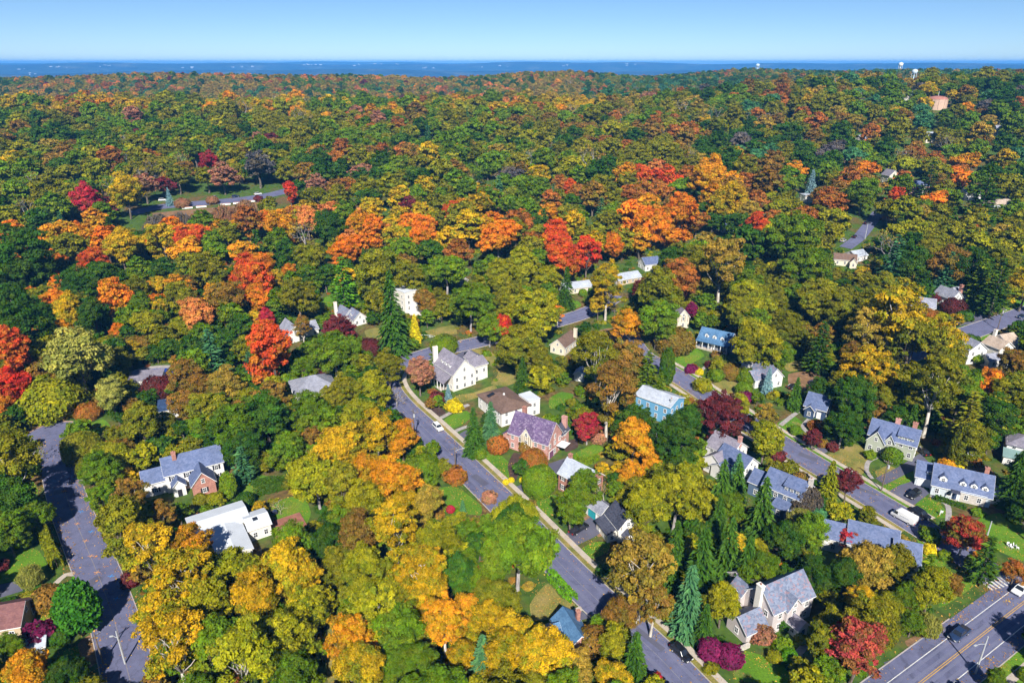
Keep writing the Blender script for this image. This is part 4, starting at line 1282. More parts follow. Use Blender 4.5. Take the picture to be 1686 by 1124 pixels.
house("timbered_cottage", "tiny white half-timbered cottage with dark roof beside a tall dead trunk", "the half-timbered cottage", (1017, 893), 20, 'stucco', 'dark',
      [(0, 5, 0, 6.4, 4.0, 'gy', 3.0), (1.0, 3.4, -1.7, 0, 2.3, 'gy', 1.1), (-2.4, 0, 0.8, 6.5, 2.4, 'shedx', 1.2)], doors=[('s', 1.2, 0.9, 1.9, 'black', 1)], extra=exE)
house("detached_garage", "small white garage with teal door behind the black car's driveway", "the white garage", (988, 862), 36, 'white', 'grey', [(0, 4.4, 0, 6, 2.9, 'gy', 1.6)], doors=[('w', 3.0, 2.8, 2.2, 'teal', 0)], cat='garage', wins=False)
house("blue_roofed_cottage", "small brick house with bright blue roof beside golden trees near the bottom edge", "the blue-roofed brick cottage", (936, 1084), 22, 'pink_brick', 'blue', [(0, 5.0, 0, 7.6, 2.8, 'gy', 2.1), (-3.6, 0, 3, 7, 2.6, 'gx', 1.8)], chim=[(4.4, 5, .7, .7, 5.6, 'brick')])
# --- middle street, west side
house("grey_hipped_house", "low white house under a wide grey hipped roof among green trees", "the grey hip-roofed house", (487, 651), 27, 'white', 'grey',
      [(0, 13.5, 0, 12, 3.1, 'hip', 3.3)], zr=3.0, chim=[(4.8, 9.6, 1.2, 1.0, 7.2, 'brick')])
house("white_gabled_house", "white gabled house with grey roof beside a fiery red maple", "the white gabled house", (473.6, 567), 37, 'white', 'grey', [(0, 7, 0, 9.5, 3.4, 'gy', 3.8), (7, 13.5, 2, 8.5, 3.0, 'gx', 2.5)], bay=3)
house("dormered_cottage", "cream cottage with mottled grey roof on the slope above the maroon tree", "the cream cottage on the slope", (583, 538), 37, 'white', 'slate_mix',
      [(0, 5.8, 0, 7, 3.0, 'gy', 2.7), (-1.4, 4, 6, 14.5, 2.8, 'gy', 2.6)], dorm=[(0, 'w', 3.5, 1.5, 1.1)], chim=[(-1.6, 13.5, 1.2, 1.0, 7.0, 'stucco')])
def exK(root):
    part_box(root, "terrace", WALL['stucco'], -0.5, 9.5, -7.5, -0.05, -1, 0.5)
    for j in range(7): part_box(root, "railing_post", M['trim'], -0.4 + j * 1.6, -0.28 + j * 1.6, -7.45, -7.33, 0.5, 1.5)
    part_box(root, "railing", M['trim'], -0.5, 9.5, -7.44, -7.34, 1.5, 1.6)
house("cubic_house", "tall white cubic modern house behind the large dark spruce", "the white cubic house", (668, 514), 42, 'stucco', 'white', [(0, 7.2, 0, 8.5, 8.6, 'flat', 0), (4.6, 7.8, -2.2, 0, 3.2, 'flat', 0)], extra=exK, bay=3.4)
house("ranch_house", "long low ranch house with pale roof, nearer the round bush", "the pale-roofed ranch house", (930, 486), 21, 'cream', 'pale', [(0, 13.5, 0, 7.5, 2.8, 'gx', 1.7)], bay=3)
house("ranch_house", "long low ranch house with pale roof on the right of its twin", "the farther ranch house", (1018, 471), 27, 'tan', 'pale', [(0, 13, 0, 7.5, 2.8, 'gx', 1.9)], bay=3)
house("cream_bungalow", "cream bungalow with brown roof and pale chimney beneath the yellow trees", "the cream bungalow", (906, 580), -31, 'cream', 'brown', [(0, 6, 0, 11, 3.3, 'gy', 2.6)], chim=[(5.6, 9.5, 1.2, 1.0, 7.4, 'cream')])
house("garden_shed", "small grey-roofed shed in the clearing below the orange maples", "the grey shed", (757, 470), 30, 'stone', 'grey', [(0, 4.2, 0, 5, 2.2, 'gy', 1.6)], cat='shed', wins=False, doors=[('s', 2.1, 1.0, 1.9, 'black', 0)])
house("garden_shed", "pale blue shed half hidden beside the maroon bush", "the pale blue shed", (945, 626), -20, 'pale_blue', 'pale', [(0, 3.4, 0, 4, 2.6, 'gy', 1.3)], cat='shed', wins=False, doors=[('s', 1.7, 0.9, 1.9, 'trim', 0)])
# --- east street
house("porched_cape", "dark house with blue roof, white-pillared porch and three white dormers", "the blue-roofed porch house", (1145, 572), -36, 'navy', 'blue',
      [(0, 12, 1.8, 9.5, 3.3, 'gx', 3.4), (12, 14.2, 4, 8.5, 2.8, 'gx', 1.7, 'white')], dorm=[(0, 's', 3.0, 1.5, 1.3), (0, 's', 6.0, 1.5, 1.3), (0, 's', 9.0, 1.5, 1.3)], porch=[(0, 12, 0, 1.8, 3.0, 's', 0.5, 'blue')], doors=[('s', 6, 1.0, 2.1, 'trim', 0)])
house("blue_house", "bright blue clapboard house with low grey roof behind a maroon tree", "the bright blue house", (1046.8, 649.4), -43, 'blue', 'pale', [(0, 12.4, 0, 8.6, 6.0, 'gx', 1.7)], zr=6.0, chim=[(11.9, 1.5, .5, .5, 8.0, 'pale_blue')], bay=2.5)
house("white_house", "white house with mauve roof and brick chimney below the maroon tree", "the mauve-roofed white house", (1163, 731), -52, 'white', 'mauve', [(0, 8, 0, 8, 5.0, 'gx', 3.0), (3, 8.5, -4.5, 0.5, 4.0, 'gy', 2.0)], zr=5.0, chim=[(7.8, 4, .9, .9, 9.4, 'pink_brick')])
house("white_house", "white gabled house with slate roof squeezed between spruces and the dark blue house", "the slate-roofed white house", (1224, 773), 34, 'white', 'slate', [(0, 6.3, 0, 9, 5.0, 'gy', 2.6), (-3, 0, 3, 8, 3.4, 'gx', 1.6)], zr=5.0)
house("dark_blue_house", "dark blue two-storey house with blue slate roof behind a tall spruce", "the dark blue house", (1256, 797), -44, 'steel', 'slate',
      [(0, 9.6, 0, 8, 5.5, 'gx', 3.2), (-4.2, 0, 1.4, 7.4, 4.0, 'gx', 2.4), (4.2, 7.6, -3, 0, 2.8, 'shed', 0.8)], zr=5.5, shedd=[(0, 5, 9.2, 1.5, 'steel')], chim=[(10.1, 4, .9, 1.2, 9.8, 'stone')], bay=2.3)
house("small_white_house", "little white house with mottled grey roof next to a blue spruce", "the little white house", (1219, 613), -38, 'white', 'slate_mix', [(0, 4.8, 0, 7, 4.0, 'gx', 2.4)])
house("white_cape", "white cape house with grey roof and dark car at its side", "the white cape house", (1262, 641), 22, 'white', 'slate_mix', [(0, 6.4, 0, 8.5, 4.0, 'gy', 3.2), (-3.4, 0, 2, 8, 3.2, 'gx', 2.2)], dorm=[(0, 'e', 4.5, 1.6, 1.2)])
house("navy_cottage", "navy blue cottage in deep shade under the big dark tree", "the navy cottage", (1322, 682), -38, 'navy', 'slate', [(0, 6.4, 0, 7.5, 3.4, 'gx', 3.2), (0.6, 3.4, -1.4, 0, 3.0, 'gy', 1.4)], doors=[('s', 4.6, 1.0, 2.1, 'trim', 0)])
def exT(root):
    part_box(root, "porch_hood", ROOF['dark'], 5.1, 7.3, -2.2, -0.4, 2.5, 2.66)
    for x in (5.2, 7.05): part_box(root, "post", M['trim'], x, x + .14, -2.15, -2.0, -0.2, 2.5)
house("sage_house", "sage green shingled house with slate roof, front gables and red chimneys", "the sage green house", (1425, 737), -36, 'sage', 'slate',
      [(0, 12.2, 0, 7.6, 4.8, 'gx', 3.4), (0, 4.6, -1.6, 3.2, 3.8, 'gy', 3.2), (4.5, 6.9, -0.6, 3, 4.4, 'gy', 2.0)], shedd=[(0, 7.3, 11.4, 1.3, 'sage')], chim=[(6.3, 4.2, 1.3, 0.9, 9.6, 'pink_brick'), (10.6, 4.6, 1.2, 0.9, 9.6, 'brick')],
      doors=[('s', 1.2, 1.0, 2.1, 'door_red', 2)], extra=exT, bay=2.2)
def exU(root):
    part_box(root, "porch_hood", ROOF['dark'], 4.2, 6.2, -1.9, -0.1, 2.9, 3.05)
    for x in (4.25, 6.0): part_box(root, "post", M['trim'], x, x + .16, -1.85, -1.69, 0, 2.9)
    part_box(root, "step", M['concrete'], 4.4, 6.0, -2.3, -0.05, -0.3, 0.18)
house("dormered_cape", "long blue-roofed cape with stone front, white dormers and black car on its drive", "the dormered blue-roofed cape", (1531, 813), -28, 'pale_blue', 'slate',
      [(0, 13, 0, 8.6, 3.1, 'gx', 4.0), (6.4, 12.0, -0.12, 1, 3.0, 'flat', 0, 'stone', 'white'), (13, 15.4, 2.6, 7.4, 2.6, 'gx', 1.5, 'white')],
      dorm=[(0, 's', 2.2, 1.7, 1.4), (0, 's', 6.6, 1.5, 1.2), (0, 's', 9.0, 1.5, 1.2), (0, 's', 11.4, 1.5, 1.2)], chim=[(11.5, 5.6, 1.0, .9, 8.2, 'brick')], doors=[('s', 5.2, 1.1, 2.1, 'navy', 0)], extra=exU, bay=2.6)
house("attached_garage", "white garage with blue roof and one dormer beside the dormered cape", "the garage of the dormered cape", (1505, 797), -28, 'pale_blue', 'slate', [(0, 4.8, 0, 7.4, 2.7, 'gx', 2.8)], dorm=[(0, 's', 3.0, 1.4, 1.1)], doors=[('s', 2.4, 3.6, 2.1, 'trim', 0)], cat='garage', wins=False)
house("slate_blue_house", "white house with blue roof half hidden by the olive tree, facing the white van", "the white house facing the van", (1396, 893), -24, 'white', 'slate',
      [(0, 10, 0, 9, 4.2, 'gx', 3.2), (-5, -0.4, 1, 7.4, 3.6, 'gx', 2.6), (9.2, 14.2, -1.8, 5.6, 4.0, 'gx', 3.0)], zr=4.2, bay=3)
def exW(root):
    part_box(root, "step", M['paving'], 3.9, 6.2, -4.6, -3.1, -0.3, 0.2)
    part_box(root, "patio_wall", WALL['stone'], -11.0, -5.9, -0.5, 0.0, -1, 1.0)
house("slate_house", "taupe house with mottled slate roof, white chimney and small front porch", "the taupe slate-roofed house", (1268, 1045), 27, 'taupe', 'slate_mix',
      [(0, 11, 0, 7.4, 5.6, 'gx', 3.5), (3.1, 6.9, -0.6, 3.6, 5.4, 'gy', 2.3), (3.7, 6.5, -3.2, -0.6, 2.6, 'gy', 1.3, 'white', 'mauve'), (-6.2, -0.9, 0.4, 5.6, 2.7, 'gx', 2.2), (-1.2, 2.4, 7.4, 10.4, 4.4, 'gy', 1.8)],
      chim=[(-0.5, 3.7, 0.9, 1.3, 9.7, 'stucco')], doors=[('s', 1.4, 1.0, 2.1, 'navy', 2)], extra=exW, bay=3.2)
house("detached_garage", "mauve-roofed garage standing behind the taupe slate-roofed house", "the mauve-roofed garage", (1224, 985), 25, 'taupe', 'mauve', [(0, 7.4, 0, 5.6, 2.7, 'gx', 2.3)], cat='garage', doors=[('s', 2.2, 2.6, 2.1, 'trim', 0)], wins=False)
# --- west side
house("brick_front_house", "white house with blue slate roof and a gabled brick front wing", "the white house with the brick front wing", (271, 783), 30, 'white', 'slate',
      [(0, 14.2, 0, 8, 5.5, 'gx', 3.1), (-5.2, 0, 0.8, 6.6, 4.0, 'gx', 2.4), (5.6, 11.2, -5.4, 0, 3.6, 'gy', 3.3, 'brick'), (1.2, 4.2, -2.8, 0, 3.2, 'gy', 1.6)],
      zr=5.5, chim=[(3.0, 3.2, 1.0, 1.0, 9.8, 'brick')], shut='black', bay=3.4, doors=[('s', 1.5, 1.1, 2.1, 'black', 3)])
def exY(root):
    q = part_box(root, "deck", M['deck'], 16.6, 24.5, -10, 0.6, -1, 0.35)
    for j in range(14): part_box(root, "deck_board", M['deck'], 16.7 + j * .56, 16.7 + j * .56 + .5, -9.9, 0.5, 0.353, 0.40)
    part_box(root, "skylight", M['glass'], 13.0, 14.1, -2.2, -1.1, 4.0, 4.35)
    part_box(root, "chimney", WALL['pink_brick'], -1.6, -0.6, 2.0, 3.2, -1, 5.2)
house("modern_white_house", "sprawling white house with white low-pitched roofs and a red timber deck", "the white low-roofed house", (318, 884), 33, 'stucco', 'white',
      [(0, 12.5, 0, 8.4, 3.5, 'gx', 0.9), (3.5, 10.5, -11, 0, 3.3, 'gy', 0.9), (11.5, 16.4, -4.2, 2.6, 3.3, 'gx', 1.0)], zr=3.5, extra=exY, bay=2.2)
house("flat_roofed_house", "small white house with flat navy roof above the round topiary", "the navy-roofed white house", (262, 692), 24, 'white', 'navy', [(0, 9.4, 0, 8.6, 3.0, 'flat', 0)])
def exAA(root):
    part_box(root, "patio", M['paving'], -4, 14, 7.5, 16, -1.0, 0.1)
house("pool_house", "low grey-roofed house beside the swimming pool terrace", "the pool house", (214, 640), 14, 'white', 'mauve', [(0, 10, 0, 6.5, 2.8, 'shed', 0.8)], extra=exAA)
house("brown_roofed_house", "house with reddish brown roof cut by the bottom left edge", "the brown-roofed house at the edge", (-52, 1066), 15, 'tan', 'red', [(0, 9.4, 0, 8, 3.2, 'gx', 2.4)])
house("garden_shed", "grey metal-roofed shed beside the purple tree and brown-roofed house", "the grey garden shed", (30, 1088), 22, 'pale_blue', 'pale', [(0, 4.6, 0, 3.4, 2.1, 'gx', 0.9)], cat='shed', wins=False, doors=[('s', 2.3, 1.0, 1.8, 'trim', 0)])
# --- east edge
house("white_house", "white two-storey house with mauve roof cut by the right edge", "the white house at the right edge", (1652, 757), -33, 'white', 'mauve', [(0, 10, 1.5, 10, 4.6, 'hip', 2.0), (-0.4, 8, -2.4, 1.5, 2.4, 'shed', 0.8, None, 'copper')])
house("white_house", "tall white house with grey roof and garage wing beside the orange tree", "the white house with the garage wing", (1590, 600), 10, 'white', 'grey',
      [(0, 7.4, 0, 8.4, 5.6, 'gy', 2.8), (5, 9.5, -4.2, 0, 3.0, 'gx', 1.7), (9.5, 13, -4.6, -0.6, 2.6, 'gx', 1.2)], doors=[('s', 1.7, 2.6, 2.0, 'navy', 2)], chim=[(-.4, 4, .9, 1.1, 9.6, 'stucco')])
house("cream_house", "cream house with stone-coloured roofs below the upper right street", "the cream house below the street", (1642, 592), 20, 'stucco', 'tan', [(0, 7, 0, 7, 4.2, 'gy', 2.4), (6.5, 13, 2, 9, 4.6, 'gx', 2.4)], chim=[(6.2, 7.4, 1.0, 1.0, 8.2, 'stucco')])
house("timbered_house", "grey-roofed house with a reddish roof patch behind golden trees", "the house with the red roof patch", (1486, 513), -24, 'stucco', 'grey', [(0, 11.5, 0, 7, 3.3, 'gx', 2.8)], chim=[(0.8, 5, .9, .9, 7.0, 'stucco')],
      extra=lambda r: (lambda o: (setattr(o, 'location', (4.4, 1.72, 4.72)), setattr(o, 'rotation_euler', (math.atan2(2.8, 3.5), 0, 0))))(part_box(r, "roof_patch", ROOF['red'], -1.8, 1.8, -1.9, 1.9, 0.14, 0.20)))
house("white_house", "white house with grey gables and red brick chimney by the upper right street", "the white house with the brick chimney", (1563, 508), 16, 'white', 'grey', [(0, 6, 0, 9, 4.4, 'gy', 3.0), (5.5, 12, 2, 8.5, 4.8, 'gx', 2.6)], chim=[(6.4, 2.2, 1.1, 1.1, 9.2, 'brick')])
house("tudor_cottage", "small half-timbered house beside the purple columnar tree", "the half-timbered house uphill", (1114, 541), 10, 'cream', 'mauve', [(0, 5, 0, 7, 5.0, 'gy', 3.0)], extra=lambda r: [part_box(r, "timber", WALL['timber'], x - .08, x + .08, -0.06, -0.004, 2.8, 5.4) for x in (0.6, 1.8, 3.2, 4.4)])
house("white_house", "white house with blue roof showing between trees above the ranch houses", "the white house above the ranch houses", (1062, 447), 20, 'white', 'slate', [(0, 11, 0, 7, 3.4, 'gx', 2.6), (8, 11, -2.5, 0, 3.2, 'gy', 1.9)])
house("shaded_house", "pale blue house deep among trees in the middle distance", "the pale blue house in the trees", (1190, 384), 15, 'pale_blue', 'slate', [(0, 8, 0, 7, 4.0, 'gx', 2.4)])
house("blue_cottage", "blue-walled cottage half hidden by trees above the porch house", "the blue cottage uphill", (1208, 484), -20, 'blue', 'pale', [(0, 9, 0, 7, 4.0, 'gx', 2.2)])
house("brown_bungalow", "cream bungalow with brown roof beside the upper right lane", "the brown-roofed bungalow by the lane", (1372, 436), -20, 'cream', 'brown', [(0, 10, 0, 7, 3.0, 'gx', 2.2), (7, 10, -3, 0, 2.8, 'gy', 1.8)])
house("white_bungalow", "white bungalow with pale roof right of the brown-roofed one", "the white bungalow by the lane", (1408, 432), 24, 'white', 'pale', [(0, 8, 0, 7, 3.0, 'gx', 2.0)])
house("brick_house", "brick house with white pediment and blue-grey roof, uphill at right", "the pedimented brick house", (1499, 322), 4, 'pink_brick', 'slate', [(0, 12, 0, 9, 6.0, 'hip', 2.8), (4, 8, -1.5, 0, 5.4, 'gy', 1.8, 'white')])
house("flat_white_house", "white flat-roofed house beside the blue spruce, uphill", "the flat-roofed white house uphill", (1325, 334), 8, 'white', 'pale', [(0, 10, 0, 8, 4.4, 'flat', 0)])
house("tan_roofed_house", "pale house with tan roof near the right edge, uphill", "the tan-roofed house uphill", (1634, 350), -6, 'pale_blue', 'tan', [(0, 14, 0, 9, 5.0, 'hip', 2.6)])
house("pale_house", "small pale house left of the tan-roofed one, uphill", "the small pale house uphill", (1588, 330), 0, 'white', 'pale', [(0, 10, 0, 8, 4.4, 'gx', 2.2)])
house("pink_house", "narrow pinkish gabled house beside the pedimented brick house", "the pinkish gabled house", (1462, 304), 12, 'cream', 'mauve', [(0, 7, 0, 8, 6.0, 'gy', 3.4)])
for i, (px, py, w_, lb, wl, rf) in enumerate([
        (1528, 217, 14, "pale low building in front of the tan water tank", 'cream', 'pale'), (1474, 190, 13, "pale house among trees left of the tan water tank", 'pale_blue', 'grey'), (1504, 201, 11, "pale house just left of the tan water tank", 'pale_blue', 'grey'),
        (1618, 214, 13, "pale house right of the tan water tank, beside the street", 'stone', 'grey'), (1644, 206, 12, "pale house farthest right of the tan water tank", 'stone', 'grey'), (1422, 222, 13, "pale house alone in the green woods, left of the water tank", 'stone', 'grey'),
        (1492, 150, 14, "pale house below the silver water tower", 'stone', 'grey'), (1362, 196, 10, "grey house far left of the tan water tank", 'pale_blue', 'grey')]):
    house("distant_house", lb, "the " + lb.split(',')[0], (px, py), [8, -20, 15, 5, -12, 25, 0, 10][i], wl, rf, [(0, w_, 0, 9, 5.5, 'gx', 2.8)], zr=9.0)
# ---------------------------------------------------------------- vehicles
def car_paint(name, c, rough=0.28):
    m, n, b = mat(name)
    b.inputs["Base Color"].default_value = (*c, 1); b.inputs["Roughness"].default_value = rough
    b.inputs["Specular IOR Level"].default_value = 0.5; b.inputs["Coat Weight"].default_value = 0.6; b.inputs["Coat Roughness"].default_value = 0.08
    return m
PAINT = {'black': car_paint("paint_black", (0.012, 0.012, 0.016)), 'white': car_paint("paint_white", (0.78, 0.79, 0.80)), 'silver': car_paint("paint_silver", (0.42, 0.44, 0.47)), 'blue': car_paint("paint_dark_blue", (0.02, 0.04, 0.10))}
M['tyre'] = surf("tyre_rubber", (0.02, 0.02, 0.02), 0.2, 2)
M['rim'] = car_paint("wheel_rim", (0.45, 0.45, 0.47), 0.3)
M['lamp'] = car_paint("headlamp", (0.75, 0.75, 0.72), 0.15)
M['tail'] = car_paint("tail_lamp", (0.45, 0.02, 0.02), 0.2)
def bev(me, w_, seg=2):
    bm = bmesh.new(); bm.from_mesh(me)
    bmesh.ops.bevel(bm, geom=bm.edges[:], offset=w_, segments=seg, affect='EDGES', profile=0.6, clamp_overlap=True)
    bm.to_mesh(me); bm.free()
    me.polygons.foreach_set("use_smooth", [True] * len(me.polygons)); return me
CARM = {}
def car_meshes(kind):
    if kind in CARM: return CARM[kind]
    hw = 0.92
    if kind == 'sedan':
        body = [(-2.3, .32), (2.25, .32), (2.35, .62), (2.2, .80), (1.1, .92), (-1.5, .95), (-2.25, .92), (-2.35, .6)]
        cab = [(-1.75, .93), (1.05, .90), (0.35, 1.38), (-0.95, 1.40)]; top = [(-0.95, 1.40), (0.35, 1.38)]
    elif kind == 'suv':
        body = [(-2.35, .38), (2.3, .38), (2.4, .72), (2.2, .98), (1.15, 1.08), (-2.2, 1.10), (-2.4, .7)]
        cab = [(-2.2, 1.09), (1.1, 1.07), (0.45, 1.66), (-1.75, 1.70)]; top = [(-1.75, 1.70), (0.45, 1.66)]
    elif kind == 'pickup':
        body = [(-2.8, .45), (2.7, .45), (2.8, .8), (2.6, 1.05), (1.5, 1.12), (-2.75, 1.12), (-2.85, .7)]
        cab = [(-0.9, 1.11), (1.4, 1.10), (0.8, 1.78), (-0.6, 1.80)]; top = [(-0.6, 1.80), (0.8, 1.78)]
    else:
        hw = 1.0
        body = [(-2.9, .42), (2.8, .42), (2.9, .8), (2.75, 1.15), (2.2, 1.3), (1.75, 2.35), (1.4, 2.5), (-2.85, 2.5), (-2.95, 1.5)]
        cab = [(1.15, 1.34), (2.16, 1.32), (1.80, 2.12), (1.15, 2.16)]; top = None
    b_ = MB(); b_.prism(body, -hw, hw, 'y'); bm_ = bev(b_.mesh("body", PAINT['black']), 0.09)
    c = MB(); ci = hw - 0.06 if kind != 'van' else hw + 0.012
    n_ = len(cab); tz = max(q[1] for q in cab)
    tap = lambda q: ci - (0.18 if (q[1] > 1.2 and kind != 'van') else 0)
    c.add([(q[0], -tap(q), q[1]) for q in cab] + [(q[0], tap(q), q[1]) for q in cab],
          [tuple(range(n_)), tuple(range(2 * n_ - 1, n_ - 1, -1))] + [(i, i + n_, (i + 1) % n_ + n_, (i + 1) % n_) for i in range(n_)])
    gm = c.mesh("glass", M['glass'])
    r_ = MB()
    if top: 
        (xa, za), (xb, zb) = top
        r_.prism([(xa - .06, za + .0), (xb + .06, zb + .0), (xb, zb + .06), (xa, za + .06)], -(ci - .17), ci - .17, 'y')
        for px_, qx in ((cab[0], top[0]), (cab[1], top[1])):
            for s in (-1, 1):
                r_.tube([(px_[0], s * (ci + 0.0), px_[1]), (qx[0], s * (ci - .165), qx[1] + .02)], 0.055, 5)
    rm = r_.mesh("cabin_roof", PAINT['black']) if top else None
    w = MB(); w.tube([(0, -0.11, 0), (0, 0.11, 0)], 0.35, 16); wm = w.mesh("wheel", M['tyre'])
    w = MB(); w.tube([(0, -0.125, 0), (0, 0.125, 0)], 0.21, 12); rmm = w.mesh("rim", M['rim'])
    xe = body[1][0]
    L = MB(); L.box(xe - .10, xe + .10, -.22, .22, .66, .82); lm = L.mesh("headlight", M['lamp'])
    L = MB(); L.box(body[0][0] - .10, body[0][0] + .06, -.18, .18, .72, .95); tm = L.mesh("tail_light", M['tail'])
    CARM[kind] = (bm_, gm, rm, wm, rmm, lm, tm, hw, xe)
    return CARM[kind]
def car(kind, colour, at, toward, label, group=None, z=0.06):
    bm_, gm, rm, wm, rmm, lm, tm, hw, xe = car_meshes(kind)
    p = G(*at); q = G(*toward)
    ang = math.atan2(q.y - p.y, q.x - p.x)
    nm = {'sedan': 'parked_car', 'suv': 'parked_car', 'pickup': 'pickup_truck', 'van': 'delivery_van'}[kind]
    root = thing(nm, label, {'pickup': 'truck', 'van': 'van'}.get(kind, 'car'), (p.x, p.y, p.z + z), ang, group)
    def painted(name, me):
        o = data_obj(name, me, root)
        o.material_slots[0].link = 'OBJECT'; o.material_slots[0].material = PAINT[colour]; return o
    painted("body", bm_); data_obj("glass", gm, root)
    if rm: painted("cabin_roof", rm)
    for sx in (0.62, -0.60):
        for s in (-1, 1):
            wo_ = data_obj("wheel", wm, root, (xe * sx, s * (hw - .10), .35)); data_obj("rim", rmm, wo_)
    for s in (-1, 1):
        data_obj("headlight", lm, root, (0.02, s * (hw - .3), 0)); data_obj("tail_light", tm, root, (-0.02, s * (hw - .28), 0))
    if kind == 'pickup':
        q_ = MB(); q_.box(-2.6, -0.95, -.75, .75, 1.10, 1.135); q_.build("truck_bed", M['black'], root)
    if kind == 'van':
        for s in (-1, 1):
            q_ = MB(); q_.box(-1.6, 0.6, s * (hw + .004), s * (hw + .012), 1.35, 1.5) if s > 0 else q_.box(-1.6, 0.6, -(hw + .012), -(hw + .004), 1.35, 1.5); q_.build("side_lettering", surf("van_lettering_%d" % s, (0.45, 0.5, 0.55), 0.3, 4), root)
    OPEN.append((p.x, p.y, 3.0))
    return root
car('suv', 'black', (1121, 1078), (1145, 1101), "black car parked on the middle street near the purple bushes")
car('sedan', 'black', (661, 689), (671, 698), "black car parked on the west kerb of the curving street")
car('suv', 'white', (721, 706), (731, 716), "white car parked at the kerb below the curve")
car('pickup', 'black', (953, 874), (972, 863), "black pickup truck on the driveway by the dead trunk")
car('suv', 'black', (772, 589), (782, 597), "black car parked behind the large cream stucco house")
car('suv', 'black', (1504, 817), (1492, 825), "black car on the driveway of the dormered cape")
car('van', 'white', (1487, 856), (1472, 848), "white delivery van parked on the east street")
car('suv', 'black', (1515, 849), (1530, 858), "black car parked opposite the white van")
car('pickup', 'blue', (1578, 1047), (1560, 1061), "dark pickup truck driving on the main road with yellow lines")
car('suv', 'white', (1679, 974), (1666, 984), "white car at the right edge beside the crosswalk")
car('sedan', 'black', (1519, 746), (1510, 738), "black car behind the sage green house")
car('sedan', 'black', (1306, 639), (1316, 637), "black car beside the white cape house")
car('sedan', 'blue', (897, 888), (910, 901), "dark blue car half hidden by the tree beside the middle street")
car('suv', 'white', (268, 331), (282, 330), "white car beside the little blue spruce on the ridge lane")
car('suv', 'silver', (353, 327), (345, 333), "silver car in the middle of the ridge lane pull-in")
car('suv', 'white', (425, 321), (436, 319), "white car at the right end of the ridge lane")
car('sedan', 'black', (310, 335), (322, 334), "black car between the blue spruce and the silver car on the ridge lane")
car('suv', 'blue', (388, 325), (398, 323), "dark blue car between the silver and white cars on the ridge lane")
car('suv', 'silver', (1388, 398), (1396, 393), "silver car beside the upper right lane")
car('sedan', 'black', (1407, 391), (1413, 386), "black car beside the silver car on the upper lane")
car('suv', 'black', (1427, 369), (1434, 367), "black car at the far end of the upper right lane")
car('sedan', 'blue', (1681, 523), (1668, 527), "dark blue car on the upper right street")

# ---------------------------------------------------------------- street furniture and garden things
M['pole_wood'] = bark_material("pole_wood", (0.10, 0.075, 0.06), (0.20, 0.16, 0.13))
M['metal'] = surf("galvanised_metal", (0.50, 0.51, 0.52), 0.15, 2, 0.4, spec=0.5)
def utility_pole(at, label, h=10.0, lamp=None, box=False, arm_ang=0.0, mat_='pole_wood'):
    p = G(*at)
    root = thing("utility_pole" if mat_ == 'pole_wood' else "lamp_post", label, 'pole', p, arm_ang)
    q = MB(); q.tube([(0, 0, -0.5), (0, 0, h * .5), (0, 0, h)], [0.17, 0.15, 0.11], 8); q.build("shaft", M[mat_], root)
    if mat_ == 'pole_wood':
        q = MB(); q.box(-1.1, 1.1, -.06, .06, h - .75, h - .6); ca_ = q.build("crossarm", M['pole_wood'], root)
        for x in (-1, -.5, .5, 1):
            q = MB(); q.tube([(x, 0, h - .6), (x, 0, h - .42)], 0.05, 6); q.build("insulator", M['metal'], ca_)
    if box:
        q = MB(); q.tube([(0.35, 0, h - 2.4), (0.35, 0, h - 1.4)], 0.26, 10); q.build("transformer", M['metal'], root)
    if lamp:
        q = MB(); q.tube([(0, 0, h * .8), (lamp * .5, 0, h * .86), (lamp, 0, h * .87)], 0.05, 6); am = q.build("lamp_arm", M['metal'], root)
        q = MB(); q.box(lamp - .1, lamp + .55, -.14, .14, h * .87 - .06, h * .87 + .08); q.build("lamp_head", M['metal'], am)
    return root
utility_pole((1451, 808), "wooden utility pole with transformer beside the driveway of the dormered cape", 9.5, None, True, R(-45))
utility_pole((683, 723), "wooden utility pole on the west kerb of the curving street", 10.0, None, True, R(-45))
utility_pole((750, 776), "dark street lamp pole on the west side of the middle street", 8.0, 2.2, False, R(20), 'pole_wood')
utility_pole((1606, 1108), "grey street lamp on the main road with arm over the lanes", 9.0, -3.0, False, R(20), 'metal')
utility_pole((206, 1092), "street lamp at the bottom of the western dead-end street", 8.0, -1.2, False, R(10), 'metal')
utility_pole((170, 1092), "pale wooden pole on bare soil beside the western dead-end street", 7.5, None, False, R(60))
utility_pole((1642, 543), "utility pole with lamp on the upper right street", 9.5, 1.6, True, R(20))
utility_pole((904, 934), "utility pole half hidden by the green tree on the middle street", 8.5, None, False, R(-45))
utility_pole((1622, 892), "thin pale lamp post on the lawn right of the red maple", 6.0, None, False, 0, 'metal')
utility_pole((1010, 540), "thin pole beside the tree-shaded bend of the upper road", 8.0, None, False, 0)
utility_pole((1424, 394), "pale pole standing on the upper right lane", 9.0, None, False, 0, 'metal')

